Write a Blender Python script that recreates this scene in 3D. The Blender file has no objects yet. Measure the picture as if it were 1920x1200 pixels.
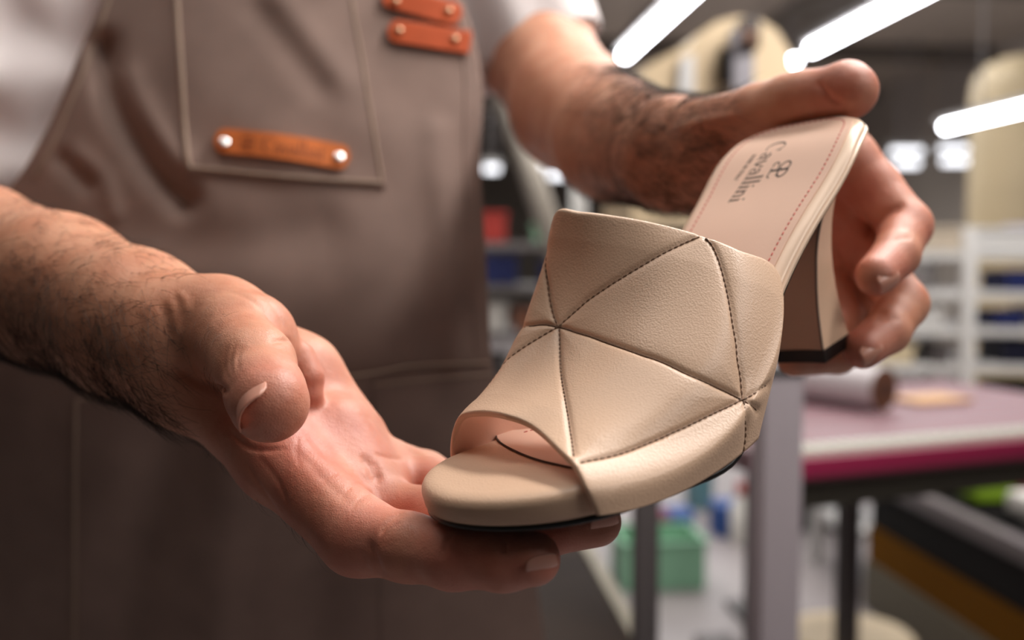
import bpy, bmesh, math, random, time
import numpy as np
from mathutils import Vector, Matrix
random.seed(7); rng = np.random.default_rng(7)
SC = bpy.context.scene
COL = SC.collection

# ---------------------------------------------------------------- camera
LENS, F = 35.0, 35.0 / 36.0 * 1920.0
CAM_H, PITCH = 1.20, math.radians(3.7)
cam_d = bpy.data.cameras.new('camera'); cam = bpy.data.objects.new('camera', cam_d); COL.objects.link(cam)
cam.location = (0, 0, CAM_H); cam.rotation_euler = (math.pi / 2 - PITCH, 0, 0)
cam_d.lens = LENS; cam_d.sensor_width = 36.0; cam_d.clip_start = 0.02; cam_d.clip_end = 100
cam_d.dof.use_dof = True; cam_d.dof.focus_distance = 0.325; cam_d.dof.aperture_fstop = 5.4
SC.camera = cam
FW = np.array([0, math.cos(PITCH), -math.sin(PITCH)]); UP = np.array([0, math.sin(PITCH), math.cos(PITCH)]); RT = np.array([1.0, 0, 0])
CP = np.array([0, 0, CAM_H])
M3 = np.stack([RT, -UP, FW])                       # rows: cam-cm axes (right, down, forward) in world
def c2w(a):                                        # camera centimetres -> world metres
    return CP + 0.01 * (np.asarray(a, float) @ M3)
def C(px, py, d):                                  # sight-line point at depth d (cm), camera centimetres
    return np.array([(px - 960) / F * d, (py - 600) / F * d, d])
def atz(px, py, z):                                # world point of a sight line at world height z
    v = FW + (px - 960) / F * RT - (py - 600) / F * UP
    return CP + v * ((z - CAM_H) / v[2])
def atd(px, py, d):
    return CP + d * (FW + (px - 960) / F * RT - (py - 600) / F * UP)

# ---------------------------------------------------------------- world, light, exposure
SC.view_settings.view_transform = 'Standard'; SC.view_settings.look = 'None'
SC.view_settings.gamma = 1.0; SC.view_settings.exposure = 0.0
try: SC.view_settings.use_curve_mapping = False
except Exception: pass
w = bpy.data.worlds.new('world'); SC.world = w; w.use_nodes = True
w.node_tree.nodes['Background'].inputs[0].default_value = (0.9, 0.93, 1.0, 1)
w.node_tree.nodes['Background'].inputs[1].default_value = 0.05
def area(name, loc, target, size, size_y, power, color=(1, 0.96, 0.92)):
    l = bpy.data.lights.new(name, 'AREA'); l.shape = 'RECTANGLE'; l.size = size; l.size_y = size_y; l.energy = power; l.color = color
    o = bpy.data.objects.new(name, l); COL.objects.link(o); o.location = loc
    o.rotation_euler = (Vector(target) - Vector(loc)).to_track_quat('-Z', 'Y').to_euler(); return o
area('key_lamp', (0.54, 0.76, 2.22), (0.03, 0.40, 1.15), 1.0, 0.16, 20.0)
area('front_lamp', (-0.14, 0.42, 2.40), (-0.10, 0.5, 1.2), 1.2, 0.2, 6.0)
area('side_lamp', (1.05, -0.10, 2.05), (0.0, 0.5, 1.25), 1.2, 0.2, 7.5)
area('back_fill_light', (1.5, 2.0, 2.9), (0.9, 3.2, 1.0), 1.2, 0.5, 60.0)  # fill added to brighten the cream machine behind; no fixture hangs here
area('hall_lamp', (0.6, 4.5, 2.95), (0.6, 4.5, 0), 3.0, 3.0, 110.0, (1, 0.98, 0.96))
area('far_hall_lamp', (0.5, 11, 3.0), (0.5, 11, 0), 5.0, 5.0, 200.0, (1, 0.98, 0.96))

# ---------------------------------------------------------------- materials
def s2l(c):
    c = np.array(c, float) / 255.0
    return tuple(np.where(c <= 0.04045, c / 12.92, ((c + 0.055) / 1.055) ** 2.4)) + (1.0,)
def mat(name, rgb, rough=0.5, metal=0.0, bump=0.0, scale=200.0, kind='noise', var=0.0, vscale=8.0, sss=0.0, spec=0.5, emit=None, coat=0.0, detail=4, dist=0.0005, stretch=None):
    m = bpy.data.materials.new(name); m.use_nodes = True; nt = m.node_tree; b = nt.nodes['Principled BSDF']
    c = s2l(rgb); b.inputs['Base Color'].default_value = c; b.inputs['Roughness'].default_value = rough; b.inputs['Metallic'].default_value = metal
    b.inputs['Specular IOR Level'].default_value = spec; b.inputs['Coat Weight'].default_value = coat
    tc = nt.nodes.new('ShaderNodeTexCoord'); src = tc.outputs['Object']
    if stretch:
        mp = nt.nodes.new('ShaderNodeMapping'); mp.inputs['Scale'].default_value = stretch; nt.links.new(src, mp.inputs[0]); src = mp.outputs[0]
    if var:
        n = nt.nodes.new('ShaderNodeTexNoise'); n.inputs['Scale'].default_value = vscale; n.inputs['Detail'].default_value = 5
        nt.links.new(src, n.inputs['Vector'])
        r = nt.nodes.new('ShaderNodeValToRGB'); e = r.color_ramp.elements
        e[0].position = 0.3; e[1].position = 0.7
        e[0].color = tuple(x * (1 - var) for x in c[:3]) + (1,); e[1].color = tuple(min(1, x * (1 + var)) for x in c[:3]) + (1,)
        nt.links.new(n.outputs['Fac'], r.inputs['Fac']); nt.links.new(r.outputs['Color'], b.inputs['Base Color'])
    if bump:
        if kind == 'voronoi':
            t = nt.nodes.new('ShaderNodeTexVoronoi'); t.feature = 'SMOOTH_F1'; t.inputs['Scale'].default_value = scale; out = t.outputs['Distance']
        else:
            t = nt.nodes.new('ShaderNodeTexNoise'); t.inputs['Scale'].default_value = scale; t.inputs['Detail'].default_value = detail; out = t.outputs['Fac']
        nt.links.new(src, t.inputs['Vector'])
        bp = nt.nodes.new('ShaderNodeBump'); bp.inputs['Strength'].default_value = bump; bp.inputs['Distance'].default_value = dist
        nt.links.new(out, bp.inputs['Height']); nt.links.new(bp.outputs[0], b.inputs['Normal'])
    if sss:
        b.inputs['Subsurface Weight'].default_value = sss; b.inputs['Subsurface Radius'].default_value = (1.0, 0.35, 0.2); b.inputs['Subsurface Scale'].default_value = 0.004
    if emit:
        b.inputs['Emission Color'].default_value = s2l(emit[0]); b.inputs['Emission Strength'].default_value = emit[1]
    return m

# ---------------------------------------------------------------- object helpers
def link(name, verts, faces, m, parent=None, smooth=True, mats=None, midx=None):
    me = bpy.data.meshes.new(name)
    me.from_pydata([tuple(v) for v in np.asarray(verts, float)], [], [tuple(int(i) for i in f) for f in faces])
    for mm in (mats or [m]): me.materials.append(mm)
    if midx is not None: me.polygons.foreach_set('material_index', np.asarray(midx, dtype=np.int32))
    if smooth: me.polygons.foreach_set('use_smooth', np.ones(len(me.polygons), bool))
    me.update()
    o = bpy.data.objects.new(name, me); COL.objects.link(o)
    if parent is not None: put(o, parent)
    return o
def put(o, parent):                                # geometry is written in world space; keep it there
    o.parent = parent; bpy.context.view_layer.update(); o.matrix_parent_inverse = parent.matrix_world.inverted()
def thing(name, label, cat, loc, group=None):
    o = bpy.data.objects.new(name, None); COL.objects.link(o); o.location = tuple(loc); o.empty_display_size = 0.05
    tag(o, label, cat, group); bpy.context.view_layer.update(); return o
def tag(o, label, cat, group=None):
    o['label'] = label; o['category'] = cat
    if group: o['group'] = group
    return o
class MB:
    """collects shapes into one mesh"""
    def __init__(s): s.v = []; s.f = []
    def add(s, v, f):
        n = len(s.v); s.v += [tuple(x) for x in v]; s.f += [tuple(i + n for i in q) for q in f]
    def box(s, c, size, ax=None, bev=0.0):
        ax = np.eye(3) if ax is None else np.asarray(ax); h = np.asarray(size, float) / 2; b = min(bev, h.min() * 0.9)
        if b <= 0:
            p = [np.array([x, y, z]) * h for x in (-1, 1) for y in (-1, 1) for z in (-1, 1)]
            s.add([np.asarray(c) + q @ ax for q in p], [(0, 1, 3, 2), (4, 6, 7, 5), (0, 4, 5, 1), (2, 3, 7, 6), (0, 2, 6, 4), (1, 5, 7, 3)]); return
        bm = bmesh.new(); bmesh.ops.create_cube(bm, size=1.0)
        for v in bm.verts: v.co = Vector((v.co.x * h[0] * 2, v.co.y * h[1] * 2, v.co.z * h[2] * 2))
        bmesh.ops.bevel(bm, geom=bm.edges[:], offset=b, segments=2, affect='EDGES', profile=0.7)
        bm.verts.index_update()
        s.add([np.asarray(c) + np.array(v.co) @ ax for v in bm.verts], [tuple(v.index for v in f.verts) for f in bm.faces]); bm.free()
    def tube(s, pts, r, n=12, caps=True):
        pts = np.asarray(pts, float); r = np.broadcast_to(np.asarray(r, float), (len(pts),))
        t = np.gradient(pts, axis=0); t /= np.linalg.norm(t, axis=1)[:, None] + 1e-12
        a = np.cross(t[0], [0.3, 0.5, 0.81]); a /= np.linalg.norm(a); rings = []
        for i in range(len(pts)):
            a = a - t[i] * (a @ t[i]); a /= np.linalg.norm(a) + 1e-12; b = np.cross(t[i], a)
            th = np.arange(n) * 2 * math.pi / n
            rings.append(pts[i] + r[i] * (np.cos(th)[:, None] * a + np.sin(th)[:, None] * b))
        v = np.concatenate(rings); f = []
        for i in range(len(pts) - 1):
            for k in range(n):
                f.append((i * n + k, i * n + (k + 1) % n, (i + 1) * n + (k + 1) % n, (i + 1) * n + k))
        if caps: f += [tuple(range(n - 1, -1, -1)), tuple((len(pts) - 1) * n + k for k in range(n))]
        s.add(v, f)
    def prism(s, poly, axis, close=True):
        """poly: list of 3-D points (one loop), extruded by vector axis"""
        n = len(poly); poly = np.asarray(poly, float); v = np.concatenate([poly, poly + np.asarray(axis)])
        s.add(v, [tuple(range(n - 1, -1, -1)), tuple(range(n, 2 * n))] + [(i, (i + 1) % n, n + (i + 1) % n, n + i) for i in range(n)])
    def lathe(s, base, prof, n=40, ax=(0, 0, 1)):
        ax = np.asarray(ax, float); ax /= np.linalg.norm(ax); a = np.cross(ax, [0.31, 0.77, 0.12] if abs(ax[2]) > 0.5 else [0, 0, 1]); a /= np.linalg.norm(a); b = np.cross(ax, a)
        v = []; f = []
        for r, h in prof:
            for k in range(n):
                th = 2 * math.pi * k / n; v.append(np.asarray(base) + ax * h + r * (math.cos(th) * a + math.sin(th) * b))
        for i in range(len(prof) - 1):
            for k in range(n): f.append((i * n + k, i * n + (k + 1) % n, (i + 1) * n + (k + 1) % n, (i + 1) * n + k))
        f.append(tuple(range(n - 1, -1, -1))); f.append(tuple((len(prof) - 1) * n + k for k in range(n)))
        s.add(v, f)
    def build(s, name, m, parent=None, smooth=True, angle=35):
        o = link(name, s.v, s.f, m, parent, smooth)
        if smooth:
            try: o.data.set_sharp_from_angle(angle=math.radians(angle))
            except Exception: pass
        return o
def crom(P, n):
    """Catmull-Rom resample of a polyline to n points (chord-length parameter)"""
    P = np.asarray(P, float); k = len(P)
    d = np.r_[0, np.cumsum(np.maximum(np.linalg.norm(np.diff(P, axis=0), axis=1), 1e-9) ** 0.5)]; d /= d[-1]
    return crom_t(d, P, np.linspace(0, 1, n))
def crom_t(tk, P, x):
    P = np.asarray(P, float); tk = np.asarray(tk, float); h = np.diff(tk); dl = np.diff(P, axis=0) / h[:, None]
    m = np.zeros_like(P)
    if len(P) > 2: m[1:-1] = (dl[:-1] * h[1:, None] + dl[1:] * h[:-1, None]) / (h[1:] + h[:-1])[:, None]
    m[0] = dl[0]; m[-1] = dl[-1]
    x = np.clip(x, tk[0], tk[-1]); i = np.clip(np.searchsorted(tk, x, side='right') - 1, 0, len(h) - 1)
    t = ((x - tk[i]) / h[i])[:, None]; H = h[i][:, None]
    return (2*t**3-3*t**2+1)*P[i] + (t**3-2*t**2+t)*H*m[i] + (-2*t**3+3*t**2)*P[i+1] + (t**3-t**2)*H*m[i+1]
def cr1(tk, y, x):
    return crom_t(tk, np.asarray(y, float)[:, None], np.atleast_1d(np.asarray(x, float)))[:, 0]

# room frame: a = away along the rows of lamps, b = to the right
YAW = math.radians(5.8)
A = np.array([-math.sin(YAW), math.cos(YAW), 0]); B = np.array([math.cos(YAW), math.sin(YAW), 0]); ZUP = np.array([0, 0, 1.0])
AX = np.stack([B, A, ZUP])
def rw(v, u, z): return v * B + u * A + z * ZUP

# ---------------------------------------------------------------- the setting
M_floor = mat('floor_paint', (146, 138, 138), 0.45, var=0.08, vscale=1.5)
M_ceil = mat('ceiling_sheet', (196, 184, 170), 0.8, var=0.1, vscale=0.8, stretch=(6, 0.2, 1))
M_wall = mat('wall_plaster', (178, 168, 158), 0.8, var=0.12, vscale=0.6)
M_beam = mat('beam_steel', (104, 95, 87), 0.7)
def struct(name, mb, m):
    o = mb.build(name, m, smooth=False); o['kind'] = 'structure'; return o
for nm, c, s, m in (('floor', rw(0, 9, -0.05), (14, 32, 0.1), M_floor), ('ceiling', rw(0, 9, 3.75), (14, 32, 0.1), M_ceil),
                    ('wall_back', rw(0, 25.05, 1.85), (14, 0.1, 3.7), M_wall), ('wall_left', rw(-7.05, 9, 1.85), (0.1, 32, 3.7), M_wall),
                    ('wall_right', rw(7.05, 9, 1.85), (0.1, 32, 3.7), M_wall)):
    b = MB(); b.box(c, s, AX); struct(nm, b, m)
k = 0
for u in (5.5, 8.5, 11.5, 14.5, 18.0):
    b = MB(); b.box(rw(0, u, 3.6), (13.9, 0.14, 0.2), AX); k += 1; struct('trim_%d' % k, b, M_beam)
b = MB(); b.box(rw(4.0, 13, 3.58), (0.5, 22, 0.24), AX); struct('trim_%d' % (k + 1), b, mat('duct_sheet', (126, 118, 110), 0.6))


# ================================================================ the mule
# own axes in cm: x heel -> toe, y to the wearer's left, z up from the ground plane of the heel tip
SR = np.array([[-0.683488, 0.702188, -0.19944], [0.253185, -0.028213, -0.967006], [-0.684647, -0.711433, -0.1585]])
ST = np.array([14.820168, 0.678039, 43.846625])
def s2w(L): return c2w(np.asarray(L, float) @ SR.T + ST)
def sray(px, py):
    v = np.array([(px - 960) / F, (py - 600) / F, 1.0]); return SR.T @ (-ST), SR.T @ v
def sy(px, py, y):
    o, v = sray(px, py); return o + v * ((y - o[1]) / v[1])
def spx(P):
    c = np.asarray(P) @ SR.T + ST; return np.stack([960 + F * c[..., 0] / c[..., 2], 600 + F * c[..., 1] / c[..., 2]], -1), c[..., 2]
SL = 22.69
PXK = np.array([0, 3, 5.5, 8, 10.5, 13, 15.5, 18, 21, 23.0]) * SL / 23
PZK = np.array([9.77, 8.84, 7.22, 5.92, 4.2, 2.29, 1.23, 1.24, 1.38, 1.28]); PZK[0] = 9.62; PZK[2] = 7.36
WUK = np.linspace(0, 1, 9)
WLK = np.array([0, 2.29, 3.23, 3.03, 2.96, 4.04, 4.02, 2.8, 0]); WRK = np.array([0, 2.24, 3.01, 2.86, 2.9, 3.64, 3.78, 2.46, 0])
def fz(x): return cr1(PXK, PZK, x)
def fth(x): return np.interp(np.asarray(x) / SL * 23, [0, 8, 13, 15, 18, 20.5, 23], [.62, .7, .95, 1.2, 1.15, 1.15, .95])
def fw(u, W):
    s = np.sin(np.pi * WUK); g = np.r_[W[1] / s[1], W[1:-1] / s[1:-1], W[-2] / s[-2]]
    return np.sin(np.pi * u) * cr1(WUK, g, u)
def foutline(n):
    u = 0.5 - 0.5 * np.cos(np.linspace(0, np.pi, n)); u = 0.5 * u + 0.5 * np.linspace(0, 1, n)
    x = SL / 2 * (1 - np.cos(np.pi * u)); cy = -1.35 * np.clip((x - 14) / 9, 0, 1)
    return np.c_[x, fw(u, WLK) + cy], np.c_[x, -fw(u, WRK) + cy]
NO = 90
oL, oR = foutline(NO)
LOOP = np.concatenate([oL, oR[-2:0:-1]])                      # closed loop, heel -> toe on +y, back on -y
def inset(loop, dst):
    t = np.roll(loop, -1, 0) - np.roll(loop, 1, 0); t /= np.linalg.norm(t, axis=1)[:, None]
    nrm = np.c_[-t[:, 1], t[:, 0]]
    c = loop.mean(0); 
    if ((nrm * (c - loop)).sum(1)).mean() < 0: nrm = -nrm
    return loop + nrm * dst
def pair_fill(nloop, base, M=10):
    """faces that close a loop made like LOOP: strips between the two sides"""
    half = NO; idxL = list(range(half)); idxR = [0] + list(range(nloop - 1, half - 1, -1)) + [half - 1]
    return idxL, idxR
def slab(name, rings, m, parent, cross_top=True, M=8):
    """rings: list of (inset, z-function) from the top centre outwards and round to the bottom"""
    V = []; Fc = []; n = len(LOOP)
    def ringpts(i, zf):
        p = inset(LOOP, i); return np.c_[p, zf(p[:, 0])]
    for i, zf in rings: V.append(ringpts(i, zf))
    for k in range(len(rings) - 1):
        for j in range(n): Fc.append((k * n + j, k * n + (j + 1) % n, (k + 1) * n + (j + 1) % n, (k + 1) * n + j))
    allv = list(np.concatenate(V)); idxL, idxR = pair_fill(n, 0)
    for ring, zf, flip in ((0, rings[0][1], False), (len(rings) - 1, rings[-1][1], True)):
        grid = []
        for a, b_ in zip(idxL, idxR):
            row = [ring * n + a]
            if a != b_:
                pa, pb = V[ring][a], V[ring][b_]
                for q in range(1, M):
                    p = pa + (pb - pa) * q / M; p[2] = zf(np.array([p[0]]))[0]; row.append(len(allv)); allv.append(p)
                row.append(ring * n + b_)
            else: row = [ring * n + a] * (M + 1)
            grid.append(row)
        for i in range(len(grid) - 1):
            for q in range(M):
                f = [grid[i][q], grid[i][q + 1], grid[i + 1][q + 1], grid[i + 1][q]]
                f2 = []
                for x in f:
                    if x not in f2: f2.append(x)
                if len(f2) > 2: Fc.append(tuple(f2 if not flip else f2[::-1]))
    o = link(name, s2w(np.array(allv)), Fc, m, parent)
    bm = bmesh.new(); bm.from_mesh(o.data); bmesh.ops.recalc_face_normals(bm, faces=bm.faces[:]); bm.to_mesh(o.data); bm.free()
    return o
def leather(name, rgb, rough, grain, scale=900.0):
    m = mat(name, rgb, rough, bump=grain, scale=scale, kind='voronoi', var=0.03, vscale=25.0, spec=0.45, dist=0.0004)
    return m
M_leather = leather('beige_nappa', (216, 181, 153), 0.40, 0.24, 1650)
M_lining = leather('pink_lining', (226, 186, 166), 0.5, 0.06, 1400)
M_sock = leather('pale_sock', (229, 192, 170), 0.4, 0.05, 1400)
M_pearl = mat('pearl_rim', (222, 192, 166), 0.36, metal=0.08, bump=0.05, scale=900)
M_black = mat('black_rubber', (14, 13, 13), 0.35)
M_thread = mat('taupe_thread', (120, 92, 72), 0.7)
M_redthread = mat('red_thread', (196, 84, 76), 0.7)
M_ink = mat('dark_ink', (58, 44, 38), 0.6)
M_heel = mat('heel_leather', (214, 178, 150), 0.4, bump=0.06, scale=1200, kind='voronoi')

shoe = thing('mule_sandal', 'beige quilted leather heeled mule held between two hands', 'shoe', s2w([10, 0, 0]))
zt = lambda off: (lambda x: fz(x) + off)
zb = lambda fr, off=0.0: (lambda x: fz(x) - fth(x) * fr + off)
rings = [(0.55, zt(0)), (0.38, zt(-0.012)), (0.22, zt(-0.05)), (0.1, zt(-0.12)), (0.03, zt(-0.22)), (0.0, zt(-0.34)),
         (0.02, zb(0.7)), (0.06, zb(0.8)), (0.12, zb(0.84)), (0.2, zb(0.86)), (0.4, zb(0.86))]
# the toe end is wrapped in nappa, the rear rim in pearl leather
footbed = slab('footbed', rings, None, shoe)
footbed.data.materials.clear(); footbed.data.materials.append(M_leather); footbed.data.materials.append(M_pearl)
rear_x = s2w([11.5, 0, 0]); ax_x = s2w([12.5, 0, 0]) - rear_x
cen = np.zeros(len(footbed.data.polygons) * 3); footbed.data.polygons.foreach_get('center', cen); cen = cen.reshape(-1, 3)
footbed.data.polygons.foreach_set('material_index', ((cen - rear_x) @ ax_x < 0).astype(np.int32))
slab('outsole', [(0.3, zb(0.85)), (0.12, zb(0.84)), (0.07, zb(0.87)), (0.06, zb(0.97)), (0.1, zb(1.0)), (0.35, zb(1.0))], M_black, shoe)

# raised cord along the rear rim
mb = MB(); rim = inset(LOOP, 0.015); n = len(rim)
sel = [j for j in list(range(n - 44, n)) + list(range(0, 45))]
pr_ = np.array([[rim[j, 0], rim[j, 1], fz(rim[j, 0])[0] - 0.42] for j in sel]); mb.tube(s2w(pr_), 0.0011, 8)
mb.build('rim_cord', M_pearl, shoe)

# padded sock with its front edge cut across the ball of the foot
sock_loop = inset(LOOP, 0.42)
front = crom([(17.0, -4.35), (17.13, -4.75), (17.9, -4.03), (18.48, -3.04), (19.09, -1.7), (19.52, -0.48), (19.73, 0.48), (19.88, 1.46), (19.75, 2.2), (19.1, 2.95)], 40)
keepL = [tuple(p) for p in sock_loop[:NO] if p[0] < 18.6]; keepR = [tuple(p) for p in sock_loop[NO:] if p[0] < 16.9]
def sside(x, side):
    pts = np.array(keepL if side > 0 else keepR[::-1]); return np.interp(x, pts[:, 0], pts[:, 1])
rows = []; NS = 120
for i in range(NS):
    # rows run across; the last rows bend into the front curve
    s = i / (NS - 1); e = s ** 1.0
    x0 = 0.43 + (16.6 - 0.43) * (0.5 - 0.5 * math.cos(math.pi * min(1, s / 0.8) / 1.0) if s < 0.4 else (0.5 + (s - 0.4) / 0.4 * 0.5 if s < 0.8 else 1.0))
    if s <= 0.8:
        x = x0; yl, yr = sside(x, 1), sside(x, -1); rows.append([(x, yl + (yr - yl) * q / 12) for q in range(13)])
    else:
        f = (s - 0.8) / 0.2; fr = front[::-1][np.linspace(0, 39, 13).astype(int)]; yl, yr = sside(16.6, 1), sside(16.6, -1)
        base = np.array([(16.6, yl + (yr - yl) * q / 12) for q in range(13)]); rows.append([tuple(p) for p in base * (1 - f) + fr * f])
rows = np.array(rows)
def sheet(name, grid2, th, m, parent, edge=0.06):
    """thin padded sheet lying on the footbed: grid of (x, y), rounded down at its border"""
    a, b_ = grid2.shape[:2]; V = []; Fc = []
    lay = []
    x = grid2[..., 0]; y = grid2[..., 1]
    top = np.stack([x, y, fz(x.ravel()).reshape(x.shape) + th], -1); bot = top.copy(); bot[..., 2] -= th + 0.02
    V = np.concatenate([top.reshape(-1, 3), bot.reshape(-1, 3)]); N = a * b_
    for i in range(a - 1):
        for j in range(b_ - 1):
            q = (i * b_ + j, i * b_ + j + 1, (i + 1) * b_ + j + 1, (i + 1) * b_ + j); Fc.append(q); Fc.append(tuple(k + N for k in q[::-1]))
    border = [(0, j) for j in range(b_)] + [(i, b_ - 1) for i in range(1, a)] + [(a - 1, j) for j in range(b_ - 2, -1, -1)] + [(i, 0) for i in range(a - 2, 0, -1)]
    for k in range(len(border)):
        p, q = border[k], border[(k + 1) % len(border)]; i0 = p[0] * b_ + p[1]; i1 = q[0] * b_ + q[1]; Fc.append((i1, i0, i0 + N, i1 + N))
    o = link(name, s2w(V), Fc, m, parent); o.data.set_sharp_from_angle(angle=math.radians(50)); return o
sock = sheet('insole_lining', rows, 0.055, M_sock, shoe)
# dark cut edge of the lining at the toe
mb = MB(); mb.tube(s2w(np.c_[front[:, 0] + 0.02, front[:, 1], fz(front[:, 0]) + 0.02]), 0.00038, 6); mb.build('lining_edge', mat('cut_edge', (70, 48, 38), 0.7), sock)
def dashes(P, pitch, length, r, mb, lift=None):
    P = np.asarray(P, float); d = np.r_[0, np.cumsum(np.linalg.norm(np.diff(P, axis=0), axis=1))]
    s = 0.0
    while s + length < d[-1]:
        q = np.array([[np.interp(v, d, P[:, k]) for k in range(3)] for v in np.linspace(s, s + length, 4)])
        mb.tube(q, [r * 0.6, r, r, r * 0.6], 6); s += pitch
mb = MB()
stl = inset(LOOP, 0.74); lp = [p for p in stl[:NO] if 0.9 < p[0] < 18.2]; rp = [p for p in stl[NO:] if 0.9 < p[0] < 17.4]
path = np.array(rp + lp); path3 = np.c_[path, fz(path[:, 0]) + 0.06]
dashes(s2w(path3), 0.0026, 0.0015, 0.00030, mb); mb.build('sock_stitching', M_redthread, sock)

# ---------------- lettering (stroke letters with serifs, laid on a surface by a mapping)
def glyphs():
    """strokes: list of (points, width); em: x-height 0.55, cap height 1.0"""
    arc = lambda cx, cy, rx, ry, a0, a1, n=14: [(cx + rx * math.cos(math.radians(a)), cy + ry * math.sin(math.radians(a))) for a in np.linspace(a0, a1, n)]
    G = {}
    G['C'] = (0.82, [(arc(0.45, 0.5, 0.36, 0.48, 50, 310), 'c'), ([(0.72, 0.72), (0.72, 0.95)], 0.045)])
    G['a'] = (0.48, [(arc(0.2, 0.40, 0.14, 0.13, 160, 0, 8) + [(0.34, 0.08)], 0.085), (arc(0.2, 0.16, 0.15, 0.15, 70, 290), 0.06), ([(0.34, 0.08), (0.38, 0.01), (0.45, 0.02)], 0.05)])
    G['v'] = (0.5, [([(0.06, 0.53), (0.25, 0.02)], 0.09), ([(0.44, 0.53), (0.26, 0.02)], 0.045), ([(0.0, 0.53), (0.15, 0.53)], 0.04), ([(0.36, 0.53), (0.5, 0.53)], 0.04)])
    G['l'] = (0.27, [([(0.13, 0.0), (0.13, 0.98)], 0.095), ([(0.03, 0.02), (0.24, 0.02)], 0.04), ([(0.04, 0.95), (0.13, 0.97)], 0.05)])
    G['i'] = (0.27, [([(0.13, 0.0), (0.13, 0.54)], 0.095), ([(0.03, 0.02), (0.24, 0.02)], 0.04), ([(0.04, 0.52), (0.13, 0.53)], 0.05), ([(0.13, 0.74), (0.13, 0.83)], 0.1)])
    G['n'] = (0.56, [([(0.13, 0.0), (0.13, 0.54)], 0.095), ([(0.03, 0.02), (0.24, 0.02)], 0.04), ([(0.04, 0.52), (0.13, 0.53)], 0.05),
                     (arc(0.28, 0.36, 0.14, 0.16, 150, 0, 8) + [(0.42, 0.0)], 0.08), ([(0.32, 0.02), (0.53, 0.02)], 0.04)])
    S = lambda *a: [(list(x), 0.13) for x in a]
    G['M'] = (0.9, S([(0.1, 0), (0.12, 1), (0.4, 0.1), (0.68, 1), (0.7, 0)])); G['A'] = (0.75, S([(0.02, 0), (0.35, 1), (0.68, 0)], [(0.15, 0.35), (0.55, 0.35)]))
    G['D'] = (0.75, S([(0.1, 0), (0.1, 1), (0.45, 0.92), (0.62, 0.5), (0.45, 0.08), (0.1, 0)])); G['E'] = (0.62, S([(0.52, 0), (0.1, 0), (0.1, 1), (0.52, 1)], [(0.1, 0.5), (0.45, 0.5)]))
    G['I'] = (0.32, S([(0.15, 0), (0.15, 1)])); G['N'] = (0.8, S([(0.1, 0), (0.1, 1), (0.62, 0), (0.62, 1)])); G['T'] = (0.65, S([(0.3, 0), (0.3, 1)], [(0.02, 1), (0.58, 1)]))
    G['L'] = (0.58, S([(0.1, 1), (0.1, 0), (0.5, 0)])); G['Y'] = (0.68, S([(0.02, 1), (0.32, 0.5), (0.62, 1)], [(0.32, 0.5), (0.32, 0)])); G[' '] = (0.4, [])
    # emblem: two letters back to back sharing one bar
    G['#'] = (1.3, [([(0.64, 0.0), (0.64, 0.98)], 0.11), (arc(0.42, 0.72, 0.26, 0.25, 40, 330), 0.07), (arc(0.72, 0.73, 0.36, 0.25, 100, -100), 0.08),
                    ([(0.56, 0.48), (1.0, 0.48)], 0.05), (arc(0.30, 0.16, 0.16, 0.15, 90, 300), 0.06), ([(0.3, 0.31), (0.6, 0.4)], 0.05), ([(0.48, 0.02), (1.0, 0.02), (1.08, 0.16)], 0.06)])
    return G
GL = glyphs()
def letter(text, place, mb, space=0.0):
    """place(x, y) -> world point; ribbons with a little thickness"""
    x0 = 0.0
    for ch in text:
        wd, strokes = GL[ch]
        for pts, wdt in strokes:
            P = np.array(pts, float); P[:, 0] += x0
            if len(P) == 2: P = np.array([P[0] + (P[1] - P[0]) * t for t in np.linspace(0, 1, 5)])
            t = np.gradient(P, axis=0); t /= np.linalg.norm(t, axis=1)[:, None] + 1e-9; nn = np.c_[-t[:, 1], t[:, 0]]
            if wdt == 'c': ww = 0.035 + 0.075 * np.clip(-np.cos(np.linspace(math.radians(50), math.radians(310), len(P))), 0, 1)
            else: ww = np.full(len(P), wdt)
            a = P + nn * ww[:, None] / 2; b_ = P - nn * ww[:, None] / 2; k = len(P)
            V = [place(*q, 1) for q in a] + [place(*q, 1) for q in b_] + [place(*q, 0) for q in a] + [place(*q, 0) for q in b_]
            Fc = [(i, i + 1, k + i + 1, k + i) for i in range(k - 1)]
            Fc += [(2 * k + i, 2 * k + i + 1, i + 1, i) for i in range(k - 1)] + [(k + i, k + i + 1, 3 * k + i + 1, 3 * k + i) for i in range(k - 1)]
            Fc += [(0, k, 3 * k, 2 * k), (k - 1, 3 * k - 1, 4 * k - 1, 2 * k - 1)]
            mb.add(V, Fc)
        x0 += wd + space
    return x0
def on_sock(x0, y0, dx, dy, s):
    L_ = math.hypot(dx, dy); ux, uy = dx / L_, dy / L_
    def place(tx, ty, up):
        x = x0 + ux * tx * s + uy * ty * s * 0.0; y = y0 + uy * tx * s + ty * s
        return s2w([x, y, fz(x)[0] + 0.056 + (0.008 if up else -0.02)])
    return place
mb = MB(); Wn = sum(GL[c][0] for c in 'Cavallini'); sx = 3.2 / Wn
letter('Cavallini', on_sock(2.78, -0.62, 3.15, -0.48, 0.83), mb)
letter('#', on_sock(4.02, 0.17, 1, -0.1, 0.82), mb)
letter('MADE IN ITALY', on_sock(3.45, -1.17, 1.5, -0.32, 0.17), mb)
mb.build('lettering', M_ink, sock, smooth=False)

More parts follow.
